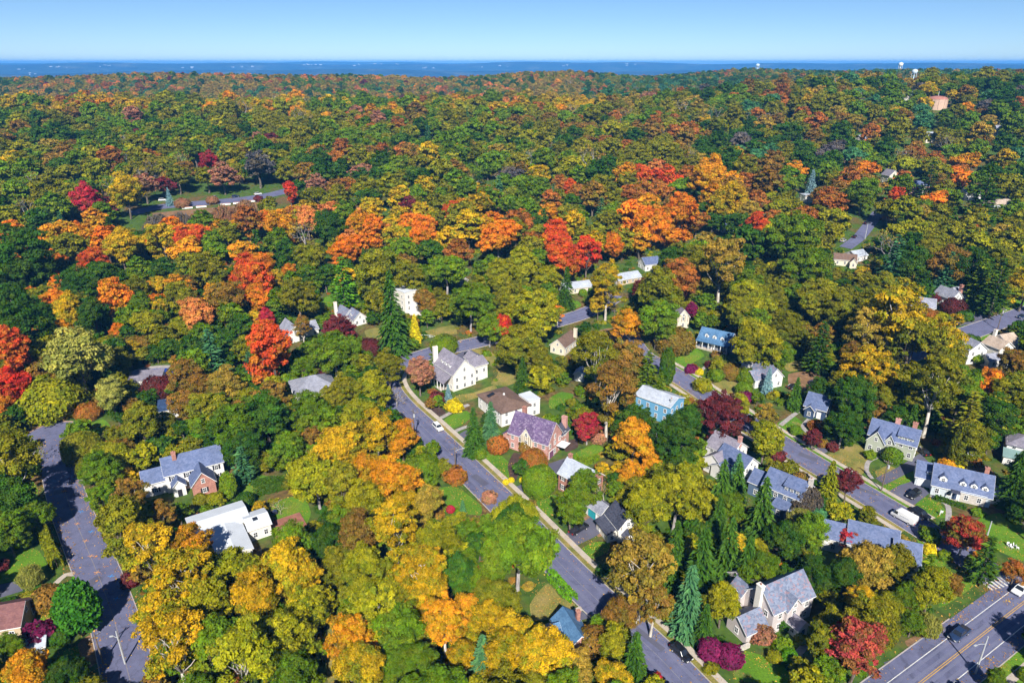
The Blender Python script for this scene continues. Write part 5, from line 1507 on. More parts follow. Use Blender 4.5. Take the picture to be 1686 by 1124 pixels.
def fence(label, h, *px, gap=1.8):
    L = smooth_line(Gs(*px), 1.0)
    p = L[0]; z = Tz(p[0], p[1])
    root = thing("rail_fence", label, 'fence', (p[0], p[1], z))
    d = 0; last = None; posts = [L[0]]
    for q in L:
        if math.dist(q, posts[-1]) >= gap: posts.append(q)
    for q in posts:
        m_ = MB(); zz = Tz(q[0], q[1]) - z; m_.box(q[0] - p[0] - .07, q[0] - p[0] + .07, q[1] - p[1] - .07, q[1] - p[1] + .07, zz - .3, zz + h); m_.build("post", M['trim'], root)
    for a, b_ in zip(posts[:-1], posts[1:]):
        for hh in (0.45, 0.92):
            m_ = MB(); m_.tube([(a[0] - p[0], a[1] - p[1], Tz(*a) - z + h * hh), (b_[0] - p[0], b_[1] - p[1], Tz(*b_) - z + h * hh)], 0.055, 4); m_.build("rail", M['trim'], root)
    return root
fence("white rail fence below the cubic house beside the street bend", 1.2, (690, 556), (708, 556), (728, 560))
fence("white rail fence curving around the cubic house terrace", 1.2, (700, 534), (714, 531), (726, 524), (722, 515))
def barrier(at, to, label):
    p, q = G(*at), G(*to)
    root = thing("traffic_barrier", label, 'barrier', p, math.atan2(q.y - p.y, q.x - p.x), 'barriers along the ridge lane')
    m_ = MB(); m_.prism([(-.3, 0), (.3, 0), (.3, .15), (.12, .4), (.1, .9), (-.1, .9), (-.12, .4), (-.3, .15)], 0, 6.0, 'x'); m_.build("block", M['trim'], root)
    m_ = MB(); m_.box(0.3, 5.7, -.12, .12, .903, 1.05); m_.build("rail", surf("barrier_orange_%s" % at[0], (0.75, 0.22, 0.06), 0.15), root)
for i, (x, y, w_) in enumerate([(300, 344, "first"), (323, 342, "second"), (363, 338, "third"), (384, 336, "fourth"), (405, 333, "fifth")]):
    barrier((x, y), (x + 14, y - 1.2), "orange and white roadside barrier, %s from the left on the ridge lane" % w_)
# camper trailer
p = G(1590, 757)
root = thing("camper_trailer", "small white camper trailer parked on bare ground behind the cape", 'trailer', p, R(-18)); OPEN.append((p.x, p.y, 4))
q = MB(); q.prism([(-2.2, .5), (2.2, .5), (2.35, 1.1), (2.0, 2.3), (-1.9, 2.35), (-2.3, 1.3)], -1.0, 1.0, 'y'); data_obj("body", bev(q.mesh("body", PAINT['white']), 0.08), root)
q = MB(); q.box(-1.3, .1, -1.03, -1.004, 1.25, 1.9); q.build("window", M['glass'], root)
q = MB(); q.box(.6, 1.3, -1.03, -1.004, .7, 2.1); q.build("door", M['trim'], root)
q = MB(); q.box(-.5, .4, -.3, .4, 2.34, 2.6); q.build("roof_vent", M['metal'], root)
for s in (-1, 1):
    q = MB(); q.tube([(-.3, s * .85, .35), (-.3, s * 1.02, .35)], .35, 14); q.build("wheel", M['tyre'], root)
# trampoline
p = G(1342, 633)
root = thing("trampoline", "round dark trampoline on bare ground behind the white cape", 'trampoline', p); OPEN.append((p.x, p.y, 3.5))
q = MB(); q.tube([(2.2 * math.cos(t), 2.2 * math.sin(t), .8) for t in np.linspace(0, 6.283, 25)], .07, 6); q.build("rim", surf("tramp_pad", (0.10, 0.05, 0.12), .2), root)
q = MB(); q.tube([(0, 0, .77), (0, 0, .79)], 2.1, 24); q.build("mat", M['black'], root)
for t in range(6):
    q = MB(); q.tube([(2.1 * math.cos(t * 1.047), 2.1 * math.sin(t * 1.047), -.1), (2.1 * math.cos(t * 1.047), 2.1 * math.sin(t * 1.047), .8)], .04, 5); q.build("leg", M['metal'], root)
# swimming pool
p = G(262, 614)
pool = [(p.x + 7.5 * math.cos(t) * (1 + .12 * math.sin(2 * t)), p.y + 3.6 * math.sin(t)) for t in np.linspace(0, 6.283, 30, endpoint=False)]
m, n, b = mat("pool_water"); b.inputs["Base Color"].default_value = (0.02, 0.06, 0.30, 1); b.inputs["Roughness"].default_value = 0.06
sheet("pool_water", pool, 0.10, m, smooth=False)
deck = [(p.x + 10.5 * math.cos(t), p.y + 5.8 * math.sin(t)) for t in np.linspace(0, 6.283, 30, endpoint=False)]
sheet("pool_terrace", deck, 0.06, M['paving'], smooth=False); OPEN.append((p.x, p.y, 7)); OPEN.append((p.x - 6, p.y, 4)); OPEN.append((p.x + 6, p.y, 4))
# garden chairs on the corner lawn
for i, (x, y, w_) in enumerate([(1660, 899, "leftmost"), (1665, 902, "second"), (1670, 900, "third"), (1675, 903, "rightmost")]):
    p = G(x, y)
    root = thing("garden_chair", "white garden chair on the corner lawn, %s of four" % (w_ if i in (0, 3) else w_ + " from left"), 'chair', p, R(20 * i), 'white garden chairs on the corner lawn')
    q = MB(); q.box(-.28, .28, -.28, .28, .38, .44); q.build("seat", M['trim'], root)
    q = MB(); q.prism([(.22, .44), (.28, .44), (.42, 1.0), (.36, 1.0)], -.28, .28, 'x'); q.build("backrest", M['trim'], root)
    for sx in (-.24, .24):
        for sy in (-.24, .24):
            q = MB(); q.box(sx - .03, sx + .03, sy - .03, sy + .03, -.05, .38); q.build("leg", M['trim'], root)
# small sign post on the cape's lawn
p = G(1547, 848); root = thing("sign_post", "small white sign post on the lawn of the dormered cape", 'sign', p, R(-20))
q = MB(); q.box(-.06, .06, -.06, .06, -.2, 1.6); q.build("post", M['trim'], root)
q = MB(); q.box(-.06, .6, -.05, .05, 1.35, 1.45); q.build("arm", M['trim'], root)
q = MB(); q.box(.1, .55, -.02, .02, .85, 1.33); q.build("board", M['trim'], root)
# covered grill by the timber deck
p = G(452, 846); root = thing("garden_grill", "dark covered garden grill beside the red timber deck", 'grill', p, R(30))
q = MB(); q.box(-.7, .7, -.35, .35, 0, .9); q.build("cart", M['black'], root)
q = MB(); q.prism([(-.35, .903), (.35, .903), (.28, 1.2), (-.28, 1.2)], -.6, .6, 'x'); q.build("hood", PAINT['blue'], root)

# ---------------------------------------------------------------- water tanks on the skyline
def tower(name, label, px, py_top, dist, w_px, kind, wallm, capm):
    dx, dy, dz = ray(px, py_top)
    t = dist / dy; x, y, zt = dx * t, dist, CAM_H + dz * t
    zb = Tz(x, y) if dist < 2600 else -60.0
    _, _, dep = to_px(x, y, zt); r = .5 * w_px * dep / F_PX; H = zt - zb
    root = thing(name, label, 'water tower', (x, y, zb))
    def lathe(prof, nm, mt, parent=root, seg=28):
        v = []; f = []
        for (rr, zz) in prof: v += [(rr * math.cos(6.2832 * k / seg), rr * math.sin(6.2832 * k / seg), zz) for k in range(seg)]
        for i in range(len(prof) - 1):
            f += [(i * seg + k, i * seg + (k + 1) % seg, (i + 1) * seg + (k + 1) % seg, (i + 1) * seg + k) for k in range(seg)]
        return mesh_obj(nm, v, f, mt, parent, True)
    if kind == 'tank':
        e = H - r * .34
        lathe([(r, -2), (r, e)], "shell", wallm)
        lathe([(r * 1.01, e)] + [(r * math.cos(a), e + r * .34 * math.sin(a)) for a in np.linspace(.1, 1.56, 8)], "dome", capm)
        for k in range(10):
            a = 6.2832 * k / 10
            q = MB(); q.box(r - .1, r + .35, -.3, .3, -2, e); o = q.build("rib", wallm, root); o.rotation_euler = (0, 0, a)
        q = MB(); q.tube([(0, 0, H - .2), (0, 0, H + 4)], .25, 6); q.build("antenna", M['metal'], root)
    else:
        e = H - r * 1.5
        lathe([(r * .35, e - r * .25), (r * .8, e), (r, e + r * .5), (r, e + r * .95), (r * .75, e + r * 1.3), (r * .05, H)], "bowl", wallm)
        q = MB(); q.tube([(0, 0, -2), (0, 0, e)], r * .22, 10); q.build("riser", wallm, root)
        for k in range(6):
            a = 6.2832 * k / 6
            q = MB(); q.tube([(r * 1.0 * math.cos(a), r * 1.0 * math.sin(a), -2), (r * .85 * math.cos(a), r * .85 * math.sin(a), e + r * .2)], r * .06, 6); q.build("leg", wallm, root)
    OPEN.append((x, y, r + 3))
    VIEW.extend([(x + dx_ * r, y - r, zb + H * f_) for dx_ in (-.8, 0, .8) for f_ in ((.5, .65, .85, 1.0) if kind == 'tank' else (.8, 1.0))])
    return x, y
m_tan = surf("tank_tan", (0.60, 0.42, 0.32), 0.2, 0.08, fine=.5); m_red = surf("tank_red", (0.44, 0.19, 0.15), 0.25, 0.1, fine=.5); m_sil = surf("tank_silver", (0.55, 0.66, 0.74), 0.12, .2)
TW = tower("water_tank", "squat tan water tank with a domed red roof among the trees", 1545, 158, 690, 30, 'tank', m_tan, m_red)
tower("water_tower", "silver water tower rising from the trees below the horizon", 1507, 114, 1080, 9, 'bowl', m_sil, m_sil)
tower("water_tower", "white water tower on the blue horizon above the silver one", 1484, 103, 2300, 7, 'bowl', M['trim'], M['trim'])
tower("water_tower", "small pale water tower on the horizon left of the white one", 1248, 105, 2450, 6, 'bowl', m_sil, m_sil)
# ---------------------------------------------------------------- plants one can tell apart
KD = dict(r='round', s='spread', o='oval', n='open', p='pine', c='spruce', l='column', h='shrub', k='clipped', f='feather', b='bare')
TREES = """
37 432 85 r deep|8 455 70 r deep|20 505 80 r deep|35 545 85 r deep|70 520 50 r deep|101 428 19 o orange|153 430 52 s red|92 455 20 o red|122 466 62 s deep|172 462 62 s deep
88 500 42 o orange|114 507 48 o gold|104 548 48 r amber|187 490 54 o orange|155 524 56 r deep|264 472 29 o gold|261 508 28 o gold|226 482 46 r olive|230 510 40 r green|242 535 52 s lime
196 548 28 r orange|322 520 50 o salmon|298 490 60 r olive|342 442 62 r olive|298 542 34 r lime|370 500 62 r brown|406 444 46 r red|402 470 46 r red|196 592 48 r olive|302 618 58 n brown
322 642 52 r brown|372 642 56 r tan|15 588 60 o red|16 634 58 o scarlet|4 676 44 r orange|430 442 46 r orange|424 492 42 o orange|454 462 32 o gold|476 450 26 o orange
568 420 46 r orange|490 486 66 r olive|506 430 46 r olive|472 412 42 r deep|622 452 74 r olive|668 456 62 r olive|556 542 56 r maroon|497 536 32 n brown|438 522 30 o crimson|448 585 70 o red
440 498 32 r deep|550 578 78 s green|500 606 42 r green|612 640 64 r lime|568 645 46 r olive|774 502 78 s green|806 540 52 s green|735 452 68 s green|720 492 38 r olive|830 540 34 o scarlet
822 458 54 r lime|842 492 62 r olive|690 618 50 r rosy|930 418 56 o red|966 416 48 o scarlet|1010 405 34 o orange|860 442 60 r lime|898 464 52 r lime|885 522 84 s lime|848 512 58 r lime
858 572 82 r olive|884 594 52 r olive|1000 466 60 n gold|985 502 34 r gold|918 516 24 n orange|1035 537 58 s amber|982 588 80 n olive|1032 600 64 r brown|1002 645 84 n brown|1084 490 80 r olive
1082 532 62 r green|1055 480 30 r maroon|1140 510 24 o purple|1190 432 78 n tan|1150 432 62 r olive|1106 432 46 r deep|1122 464 62 r rust|1232 500 78 s lime|1216 512 60 r olive
1243 570 82 s lime|1182 682 86 s maroon|1216 668 36 o lime|967 705 48 s crimson|1010 692 32 r gold|1042 732 72 r amber|1042 780 48 r amber|1072 765 36 r amber|1045 692 66 s deep|1104 722 88 s deep
1132 700 52 r deep|960 800 64 r green|940 842 56 r green|1114 815 112 s lime|1062 842 72 r lime|1260 724 54 o lime|1402 656 76 s deep|1388 702 62 s deep|1430 604 84 s gold|1402 588 44 r brown
1472 522 92 n gold|1440 502 62 r olive|1540 562 92 s gold|1502 562 82 r olive|1560 596 56 r olive|1420 548 62 n tan|1540 642 82 n olive|1582 652 78 r green|1632 636 46 o orange|1664 650 62 r olive
1640 692 62 r deep|1341 720 33 r maroon|1396 798 46 r maroon|1326 826 44 f smoky|1588 882 68 s redgreen|1430 934 86 s tan|1474 930 60 r olive|1420 988 58 r gold|1456 1002 52 r lime|1492 988 44 r green
1532 972 68 r lime|1562 968 42 r brown|1502 1024 42 r green|1414 1064 84 o raspberry|1290 892 62 r deep|1332 882 60 r green|1312 860 42 r pale|1342 940 62 r deep|1394 886 32 r crimson|1390 950 60 r deep
1190 986 62 o lime|1056 938 104 n tan|1076 996 62 n brown|1022 1012 56 r brown|852 912 128 s green|848 858 76 r lime|800 962 60 r green|846 1056 76 r gold|898 1082 92 r gold|944 1108 62 r tan
440 692 74 r deep|512 674 68 r green|472 738 64 r green|560 742 88 s gold|620 716 88 s gold|662 724 56 r amber|522 796 88 s lime|602 788 72 r amber|654 806 80 r amber|705 830 56 r tan|602 834 72 r lime|660 846 62 r gold
590 690 60 r lime|390 702 86 r green|400 745 60 r deep|246 905 84 n gold|318 902 66 n amber|300 962 100 n gold|258 1014 74 n gold|288 1062 108 n gold|346 1004 92 r lime|384 946 84 r lime|470 938 100 r gold
420 988 92 r gold|498 962 74 r gold|396 1078 110 n lime|470 1052 100 r lime|506 1010 66 r lime|590 888 78 r brown|602 934 82 r lime|650 872 78 n gold|622 1004 112 s lime|716 890 78 r lime|692 948 84 n gold
702 980 80 r gold|574 1052 78 o amber|592 1102 82 r gold|652 1044 82 r green|732 1024 82 n amber|770 1010 72 r amber|802 1024 84 r gold|690 1092 66 r green|762 1086 62 r gold|834 1082 90 r gold
16 760 88 n olive|20 830 80 r deep|60 850 50 r green|12 880 60 r green|188 858 52 r olive|215 822 56 n brown|230 868 54 r lime|262 850 46 n brown|168 820 40 r green
48 1112 80 r amber|110 1112 60 r deep|20 1068 44 r green|345 680 60 r olive|300 668 46 r brown|330 700 40 r green|640 610 50 r olive|545 660 44 r olive|700 500 40 r brown
143 326 46 o crimson|208 322 52 r gold|128 378 26 o orange|478 320 24 o scarlet|345 268 32 r crimson|383 272 18 o gold|541 378 58 s deep|506 362 38 o salmon|462 370 56 r amber|200 412 52 r gold|270 398 52 r gold
302 404 42 r red|330 390 42 r red|420 462 60 o red|582 372 36 o amber|612 384 36 o orange|668 366 20 o scarlet|700 388 54 r orange|745 350 40 r red|820 395 66 s orange|915 395 56 r red|940 310 28 o red|1072 370 70 s orange
1120 355 60 r orange|1245 372 50 r red|1200 330 64 r gold|1165 300 60 r amber|1230 470 60 r green|1310 390 92 s green|1330 440 80 s green|1420 320 46 r green|1270 500 50 r olive|1340 500 66 r olive|1300 540 60 r olive|1290 590 44 r green
1380 510 70 r olive|1600 440 70 r deep|1650 430 60 r olive|1560 440 60 r brown|1500 440 60 r deep|1530 410 56 r olive|1456 470 50 r olive|1690 470 60 r gold|1670 600 44 r brown|1350 640 40 r deep|1262 690 40 n tan
1690 786 70 r deep|1700 850 60 r deep|1600 730 60 r olive|1480 690 50 r deep|1455 660 50 r olive|1250 940 60 r green|1300 960 46 r deep|1640 1118 34 r green|1712 1052 50 r deep|1672 940 40 r rust|130 600 100 r pale|184 652 54 r pale
"""
CONIFERS = """
349 590 50 p teal|412 606 28 p teal|565 472 48 p grass|600 434 24 c fir|645 522 60 c fir 1.15|683 543 24 c yellow|933 477 34 c fir|1066 622 46 p green|1098 607 25 l deep|1086 645 34 p green|808 702 40 c teal|780 714 42 c fir
1214 778 32 c teal|1254 846 62 c fir|1188 806 50 c fir|1182 862 46 c fir|1155 932 66 c fir|1134 992 66 c teal|1112 905 50 c fir|1200 905 56 c fir|1230 930 50 c fir|1045 1088 54 c fir|1350 578 50 p deep|1365 800 42 c lime|1622 926 50 p deep|1590 702 62 p olive
1577 738 26 l olive|1672 792 52 c fir|795 1096 58 c teal|738 648 15 c blue|278 325 14 c blue|1336 305 22 c blue|1265 628 22 c blue|127 1003 66 l emerald 0.55|376 800 26 l green 0.7|208 845 26 c teal|400 770 38 p teal|1640 480 54 p deep|1612 470 44 p green|1560 455 40 p teal
1470 440 52 p teal|1500 700 34 c fir|762 838 16 c teal|1525 950 44 p green|1310 650 28 c fir|560 700 34 p deep|860 620 30 c fir|1110 960 50 c fir|1160 1030 40 c fir|1620 330 60 p deep|1530 300 36 p deep|1215 800 40 c fir
"""
SHRUBS = """
82 658 92 h lime|126 652 48 h olive|145 678 36 h rust|190 568 36 h maroon|226 572 46 h brown|260 558 36 h brown|262 638 50 h maroon|391 588 40 h purple|593 497 26 h deep|608 572 36 h maroon|610 505 16 h maroon|525 618 20 h maroon
718 655 26 h maroon|747 669 29 h yellow|731 567 40 h green|1138 608 20 h purple|1152 612 14 h yellow|1158 634 30 h lime|1112 562 56 h brown|870 738 34 h brown|878 760 44 k rust|888 792 54 k green|820 732 34 k rust|697 770 56 h green|678 732 32 k deep|750 782 37 h rust|806 818 26 h rosy
134 738 58 k olive|180 762 66 k lime|152 770 44 k olive|160 745 40 k olive|232 703 48 k olive|268 698 40 k olive|330 822 22 k olive|350 821 20 k olive|404 822 28 k deep|380 800 26 h green|50 950 34 f pale|78 985 46 k brown|48 985 34 h olive|14 1000 34 k deep|38 1012 24 k green|2 930 24 h maroon
62 1046 52 h purple|98 1048 36 h deep|215 955 34 h maroon|1170 1070 40 k purple|1202 1080 42 k purple|980 1056 54 k brown|1000 1102 16 k yellow|982 1098 22 k green|1080 1120 28 h crimson|1470 750 30 k green|1432 748 20 h green|1344 700 26 h rust|1310 708 18 k green|1528 1030 34 f pale|1345 845 40 h teal
1008 876 20 k green|842 790 10 k yellow|833 793 10 k yellow|860 790 10 k yellow|790 746 22 k green|742 838 14 k crimson|1560 765 26 h amber|1580 770 18 h yellow|1606 760 20 h rust|1225 640 26 k green|1228 655 26 h purple|1180 585 20 h brown|1190 590 16 h green|1290 1062 34 h green|1255 1046 40 h rosy
1290 1025 26 k deep|1320 1052 22 h lime|1300 1080 26 k grass|1275 1080 24 h lime|1600 925 24 h lime|1612 915 18 h amber|1530 905 24 h yellow|1555 915 22 h green|1530 880 34 h green|392 792 24 h green|250 745 36 h grass|300 735 24 h gold|325 725 36 h grass|280 730 30 h green|450 640 40 h green
420 640 34 h deep|470 625 30 h green|660 560 30 h green|560 505 24 h green|975 480 14 k green|960 482 14 k green|1055 500 34 k deep|790 450 26 k olive|1230 620 34 h green|1205 612 34 h brown|1180 618 26 h green|1170 600 18 h maroon|935 705 24 h deep|905 690 20 h green|985 720 26 h rosy
1355 730 18 h brown|1370 735 20 h maroon|1280 750 26 h maroon|1300 770 30 h olive|1320 790 30 h brown|1235 690 16 h green|1600 560 24 h deep|1610 590 26 h green|1650 565 26 h green|1590 520 24 h deep|1570 505 34 h maroon|1545 490 22 h maroon|1530 520 30 h rust|1600 505 20 h deep|1490 505 24 h brown
350 330 18 h rosy|300 335 22 h rosy|425 327 14 h maroon|300 372 34 f smoky|262 378 40 f smoky|370 360 34 f rosy|330 364 34 h rosy|405 350 32 f rosy|1690 1110 26 h green
"""
BARE = "562 300 34 b tan|652 650 40 b tan|395 285 22 b tan|996 806 40 b tan 1.9|1225 830 40 b tan|1380 880 40 b tan|460 830 34 b tan|820 290 26 b tan|590 285 20 b tan|40 740 60 b lime|1150 440 60 b tan|1310 890 36 b tan|1665 620 44 b tan|710 760 30 b tan|570 860 36 b tan"
def read(txt):
    for it in txt.replace('\n', '|').split('|'):
        f = it.split()
        if len(f) >= 5: yield float(f[0]), float(f[1]), float(f[2]), KD[f[3]], f[4], (float(f[5]) if len(f) > 5 else 1.0)
for T_ in (TREES, CONIFERS, SHRUBS, BARE):
    for a in read(T_): plant(*a)

# ---------------------------------------------------------------- clipped hedges
def hedge(label, colour, h, wd_, *px):
    rng = np.random.default_rng(int(px[0][0]))
    L = smooth_line(Gs(*px), 0.5); nn = normals2(L)
    p0 = L[0]; z0 = Tz(*p0)
    n_ = int(len(L) * 60 * (2 * h + wd_) / 5)
    i = rng.integers(0, len(L) - 1, n_); t = rng.uniform(0, 1, n_)[:, None]
    C = L[i] * (1 - t) + L[i + 1] * t
    lump = 1 + 0.08 * np.sin(i * 0.31) + 0.05 * np.sin(i * 0.83)
    u = rng.uniform(0, 2 * h + wd_, n_)
    side = np.where(u < h, -1.0, np.where(u < 2 * h, 1.0, 0.0))
    off = np.where(side == 0, (u - 2 * h - wd_ / 2), side * wd_ / 2) * lump; zz = np.where(side == 0, h, np.where(u < h, u, u - h)) * lump
    off = off * (1 - 0.25 * (zz / h) ** 3)
    P = np.concatenate([C + nn[i] * off[:, None], (zz + rng.normal(scale=.10, size=n_))[:, None]], 1) - np.array([p0[0], p0[1], 0])
    P[:, :2] += rng.normal(scale=.08, size=(n_, 2)); P[:, 2] += T(C[:, 0], C[:, 1]) - z0
    Nn = unit(np.concatenate([nn[i] * side[:, None], (side == 0)[:, None] * 1.0 + .2], 1) + rng.normal(scale=.4, size=(n_, 3)))
    V, Fq = cards(P, Nn, 0.22, 0.14, rng)
    me = leaf_mesh("hedge", V, Fq, rng.uniform(.2, .8, (n_, 2)), M['leaf'])
    root = thing("hedge", label, 'hedge', (p0[0], p0[1], z0))
    o = data_obj("foliage", me, root); o['tint'], o['tint2'] = tints(colour)
    q = MB()
    for k in range(0, len(L), 3): q.tube([(L[k][0] - p0[0], L[k][1] - p0[1], -.2), (L[k][0] - p0[0], L[k][1] - p0[1], h * .6)], .05, 5)
    q.build("stems", M['bark'], root)
    keep(L[::3], 1.2)
hedge("tall bright green hedge beside the western dead-end street", 'lime', 3.2, 2.2, (72, 880), (82, 905), (97, 938))
hedge("bright green clipped hedge along the west kerb of the middle street", 'grass', 2.2, 1.8, (906, 950), (925, 972), (946, 992))
hedge("low dark hedge in front of the dormered cape", 'deep', 1.0, 1.2, (1538, 820), (1560, 828), (1590, 838))
hedge("long low hedge beside the white cape", 'green', 1.6, 1.6, (1278, 668), (1300, 662), (1325, 655))
hedge("dark green hedge on the lawn behind the white low-roofed house", 'deep', 3.0, 4.0, (418, 812), (445, 806), (470, 800))
hedge("green hedge between the brick house and its neighbour's lawn", 'green', 1.8, 1.4, (945, 762), (965, 764), (985, 756))

# ---------------------------------------------------------------- the woods between and beyond
def wood_colour(px, py, rg, X=0.0, Y=0.0):
    def pick(**d):
        ks = list(d)
        # trees of a kind stand together: sway the odds slowly over the land
        return rg.choices(ks, [d[k] * math.exp(0.65 * math.sin(X / 47.0 + i * 2.1) + 0.65 * math.sin(Y / 39.0 + i * 1.3 + X / 83.0)) for i, k in enumerate(ks)])[0]
    if Y > 1050 and px > 960: return pick(deep=5, teal=3, olive=2, tan=1.5, green=2, rust=.5)  # haze blue of the far right ridge put into its leaf colours
    if py < 163 and px < 1050: return pick(tan=8, salmon=.7, rust=1.1, amber=.8, deep=1.6, teal=1.5, olive=3.5, green=1.5, maroon=.3)
    if py < 182 and px < 1000: return pick(gold=5, lime=3, green=3, amber=1.2, olive=2, rust=.6)
    if px > 1150 and py < 260: return pick(green=3, olive=4, deep=4, gold=.9, rust=.6, amber=.25, tan=.8, brown=.9, smoky=.25, teal=1.4)
    if py < 250:
        if px > 560: return pick(olive=6.5, green=4.5, rust=1.3, brown=2, deep=1.2, tan=.6, lime=.8, maroon=.3, rosy=.3)
        return pick(olive=8, green=7, deep=1.8, tan=.6, lime=1.0, rust=.25, rosy=.25, maroon=.2, brown=.5, amber=.1)
    if py < 330:
        if px > 900: return pick(olive=4, green=3, rust=2.2, amber=1.6, orange=.8, brown=2, red=.4, lime=1.5, salmon=.6, deep=1.6)
        return pick(olive=6.5, green=5, deep=1.6, brown=1.4, lime=.8, rust=.7, rosy=.5, gold=.6, smoky=.4, maroon=.3)
    if py < 440:
        if px > 1150: return pick(green=4, olive=5, lime=2, deep=2.4, amber=.5, rust=.7, tan=1, gold=.6)
        return pick(olive=3.2, green=2.4, amber=4, orange=3.4, gold=2.8, red=1.0, deep=1.5, lime=.8, rust=1.2, salmon=.6)
    if px < 430 and py < 560: return pick(olive=4, green=3, deep=2.5, orange=1.2, gold=1.2, amber=1, brown=.6)
    return pick(olive=4, green=4.5, deep=3.5, lime=1.6, gold=.4, brown=.6)

CELL = 6.0
grid = {}
for p in PLANTS: grid.setdefault((int(p['x'] // 12), int(p['y'] // 12)), []).append((p['x'], p['y'], p['r']))
ogrid = {}
for q in OPEN: ogrid.setdefault((int(q[0] // 12), int(q[1] // 12)), []).append(q)
# what must stay in view: every open spot, by direction
vgrid = {}
for q in [(q[0], q[1], Tz(q[0], q[1]) + 0.5) for q in OPEN if q[1] < 335] + VIEW:
    px, py, dep = to_px(q[0], q[1], q[2])
    if -50 < px < 1740 and py < 1200: vgrid.setdefault((int(px // 30), int(py // 30)), []).append((px, py, dep))
def near(g, x, y, r, extra=0.0):
    i, j = int(x // 12), int(y // 12)
    for a in range(i - 1, i + 2):
        for b_ in range(j - 1, j + 2):
            for q in g.get((a, b_), ()):
                if math.hypot(q[0] - x, q[1] - y) < q[2] + r + extra: return True
    return False
def hides(x, y, z, cz, r):
    px, py, dep = to_px(x, y, z + cz); pr = r * F_PX / dep
    k = int(pr // 30) + 1
    for a in range(int(px // 30) - k, int(px // 30) + k + 1):
        for b_ in range(int(py // 30) - k, int(py // 30) + k + 1):
            for (qx, qy, qd) in vgrid.get((a, b_), ()):
                if qd > dep and abs(qx - px) < pr * .9 and -pr * 1.0 < qy - py < pr * 1.25: return True
    return False
rg = random.Random(5)
CAND = []      # x, y, radius, colour, kind, apparent size
for tries in range(26000):
    yy = 62 + 250 * rg.random() ** 0.8; half = 40 + yy * 0.84
    xx = rg.uniform(-half, half)
    rad = rg.uniform(2.4, 5.2) if tries < 13000 else rg.uniform(1.6, 3.0)
    px, py, dep = to_px(xx, yy, Tz(xx, yy) + rad * 1.8)
    if not (-80 < px < 1766): continue
    if near(grid, xx, yy, rad * 0.62, 0) and near(grid, xx, yy, 0, -0.9): continue
    if any(math.hypot(q[0] - xx, q[1] - yy) < 0.62 * (q[2] + rad) for a in range(int(xx // 12) - 1, int(xx // 12) + 2) for b_ in range(int(yy // 12) - 1, int(yy // 12) + 2) for q in grid.get((a, b_), ())): continue
    if near(ogrid, xx, yy, rad * 0.35): continue
    z = Tz(xx, yy)
    if hides(xx, yy, z, rad * 1.9, rad): continue
    grid.setdefault((int(xx // 12), int(yy // 12)), []).append((xx, yy, rad))
    CAND.append((xx, yy, rad, wood_colour(px, max(py, 450), rg, xx, yy), 'round' if rg.random() < .65 else 'oval', rad / dep))
y = 250.0
while y < 1800:
    cell = 10.5 if y < 420 else (12.0 if y < 900 else 11.5)
    half = 60 + y * 0.86
    x = -half
    while x < half:
        xx = x + rg.uniform(-.42, .42) * cell; yy = y + rg.uniform(-.42, .42) * cell
        x += cell
        rad = rg.uniform(0.42, 0.66 if y < 900 else 0.56) * cell * 1.12
        z = Tz(xx, yy)
        px, py, dep = to_px(xx, yy, z + 14)
        if not (-60 < px < 1746): continue
        if yy < 1100:
            if near(ogrid, xx, yy, rad * 0.5): continue
            if any(math.hypot(q[0] - xx, q[1] - yy) < 0.72 * (q[2] + rad) for a in range(int(xx // 12) - 1, int(xx // 12) + 2) for b_ in range(int(yy // 12) - 1, int(yy // 12) + 2) for q in grid.get((a, b_), ())): continue
            if hides(xx, yy, z, rad * 2.0, rad): continue
            grid.setdefault((int(xx // 12), int(yy // 12)), []).append((xx, yy, rad))
        k = rg.random()
        CAND.append((xx, yy, rad, wood_colour(px, py, rg, xx, yy), 'round' if k < .66 else ('oval' if k < .90 else ('spruce' if k < .975 else 'bare')), rad / dep))
    y += cell * 0.9
nb_ = sum(1 for p in PLANTS if p['kind'] in ('round', 'spread', 'oval', 'open'))
CAND.sort(key=lambda c: -c[5])
REST = []
n_in = 0
for c in CAND:
    px, py, dep = to_px(c[0], c[1], Tz(c[0], c[1]) + 10)
    if c[4] in ('round', 'oval') and nb_ < 300 and 0 < px < 1686 and py < 1124:
        plant_at(c[0], c[1], c[2], c[4], c[3]); nb_ += 1
    else: REST.append(c)
print("plants", len(PLANTS), "broadleaf", nb_, "forest", len(REST))

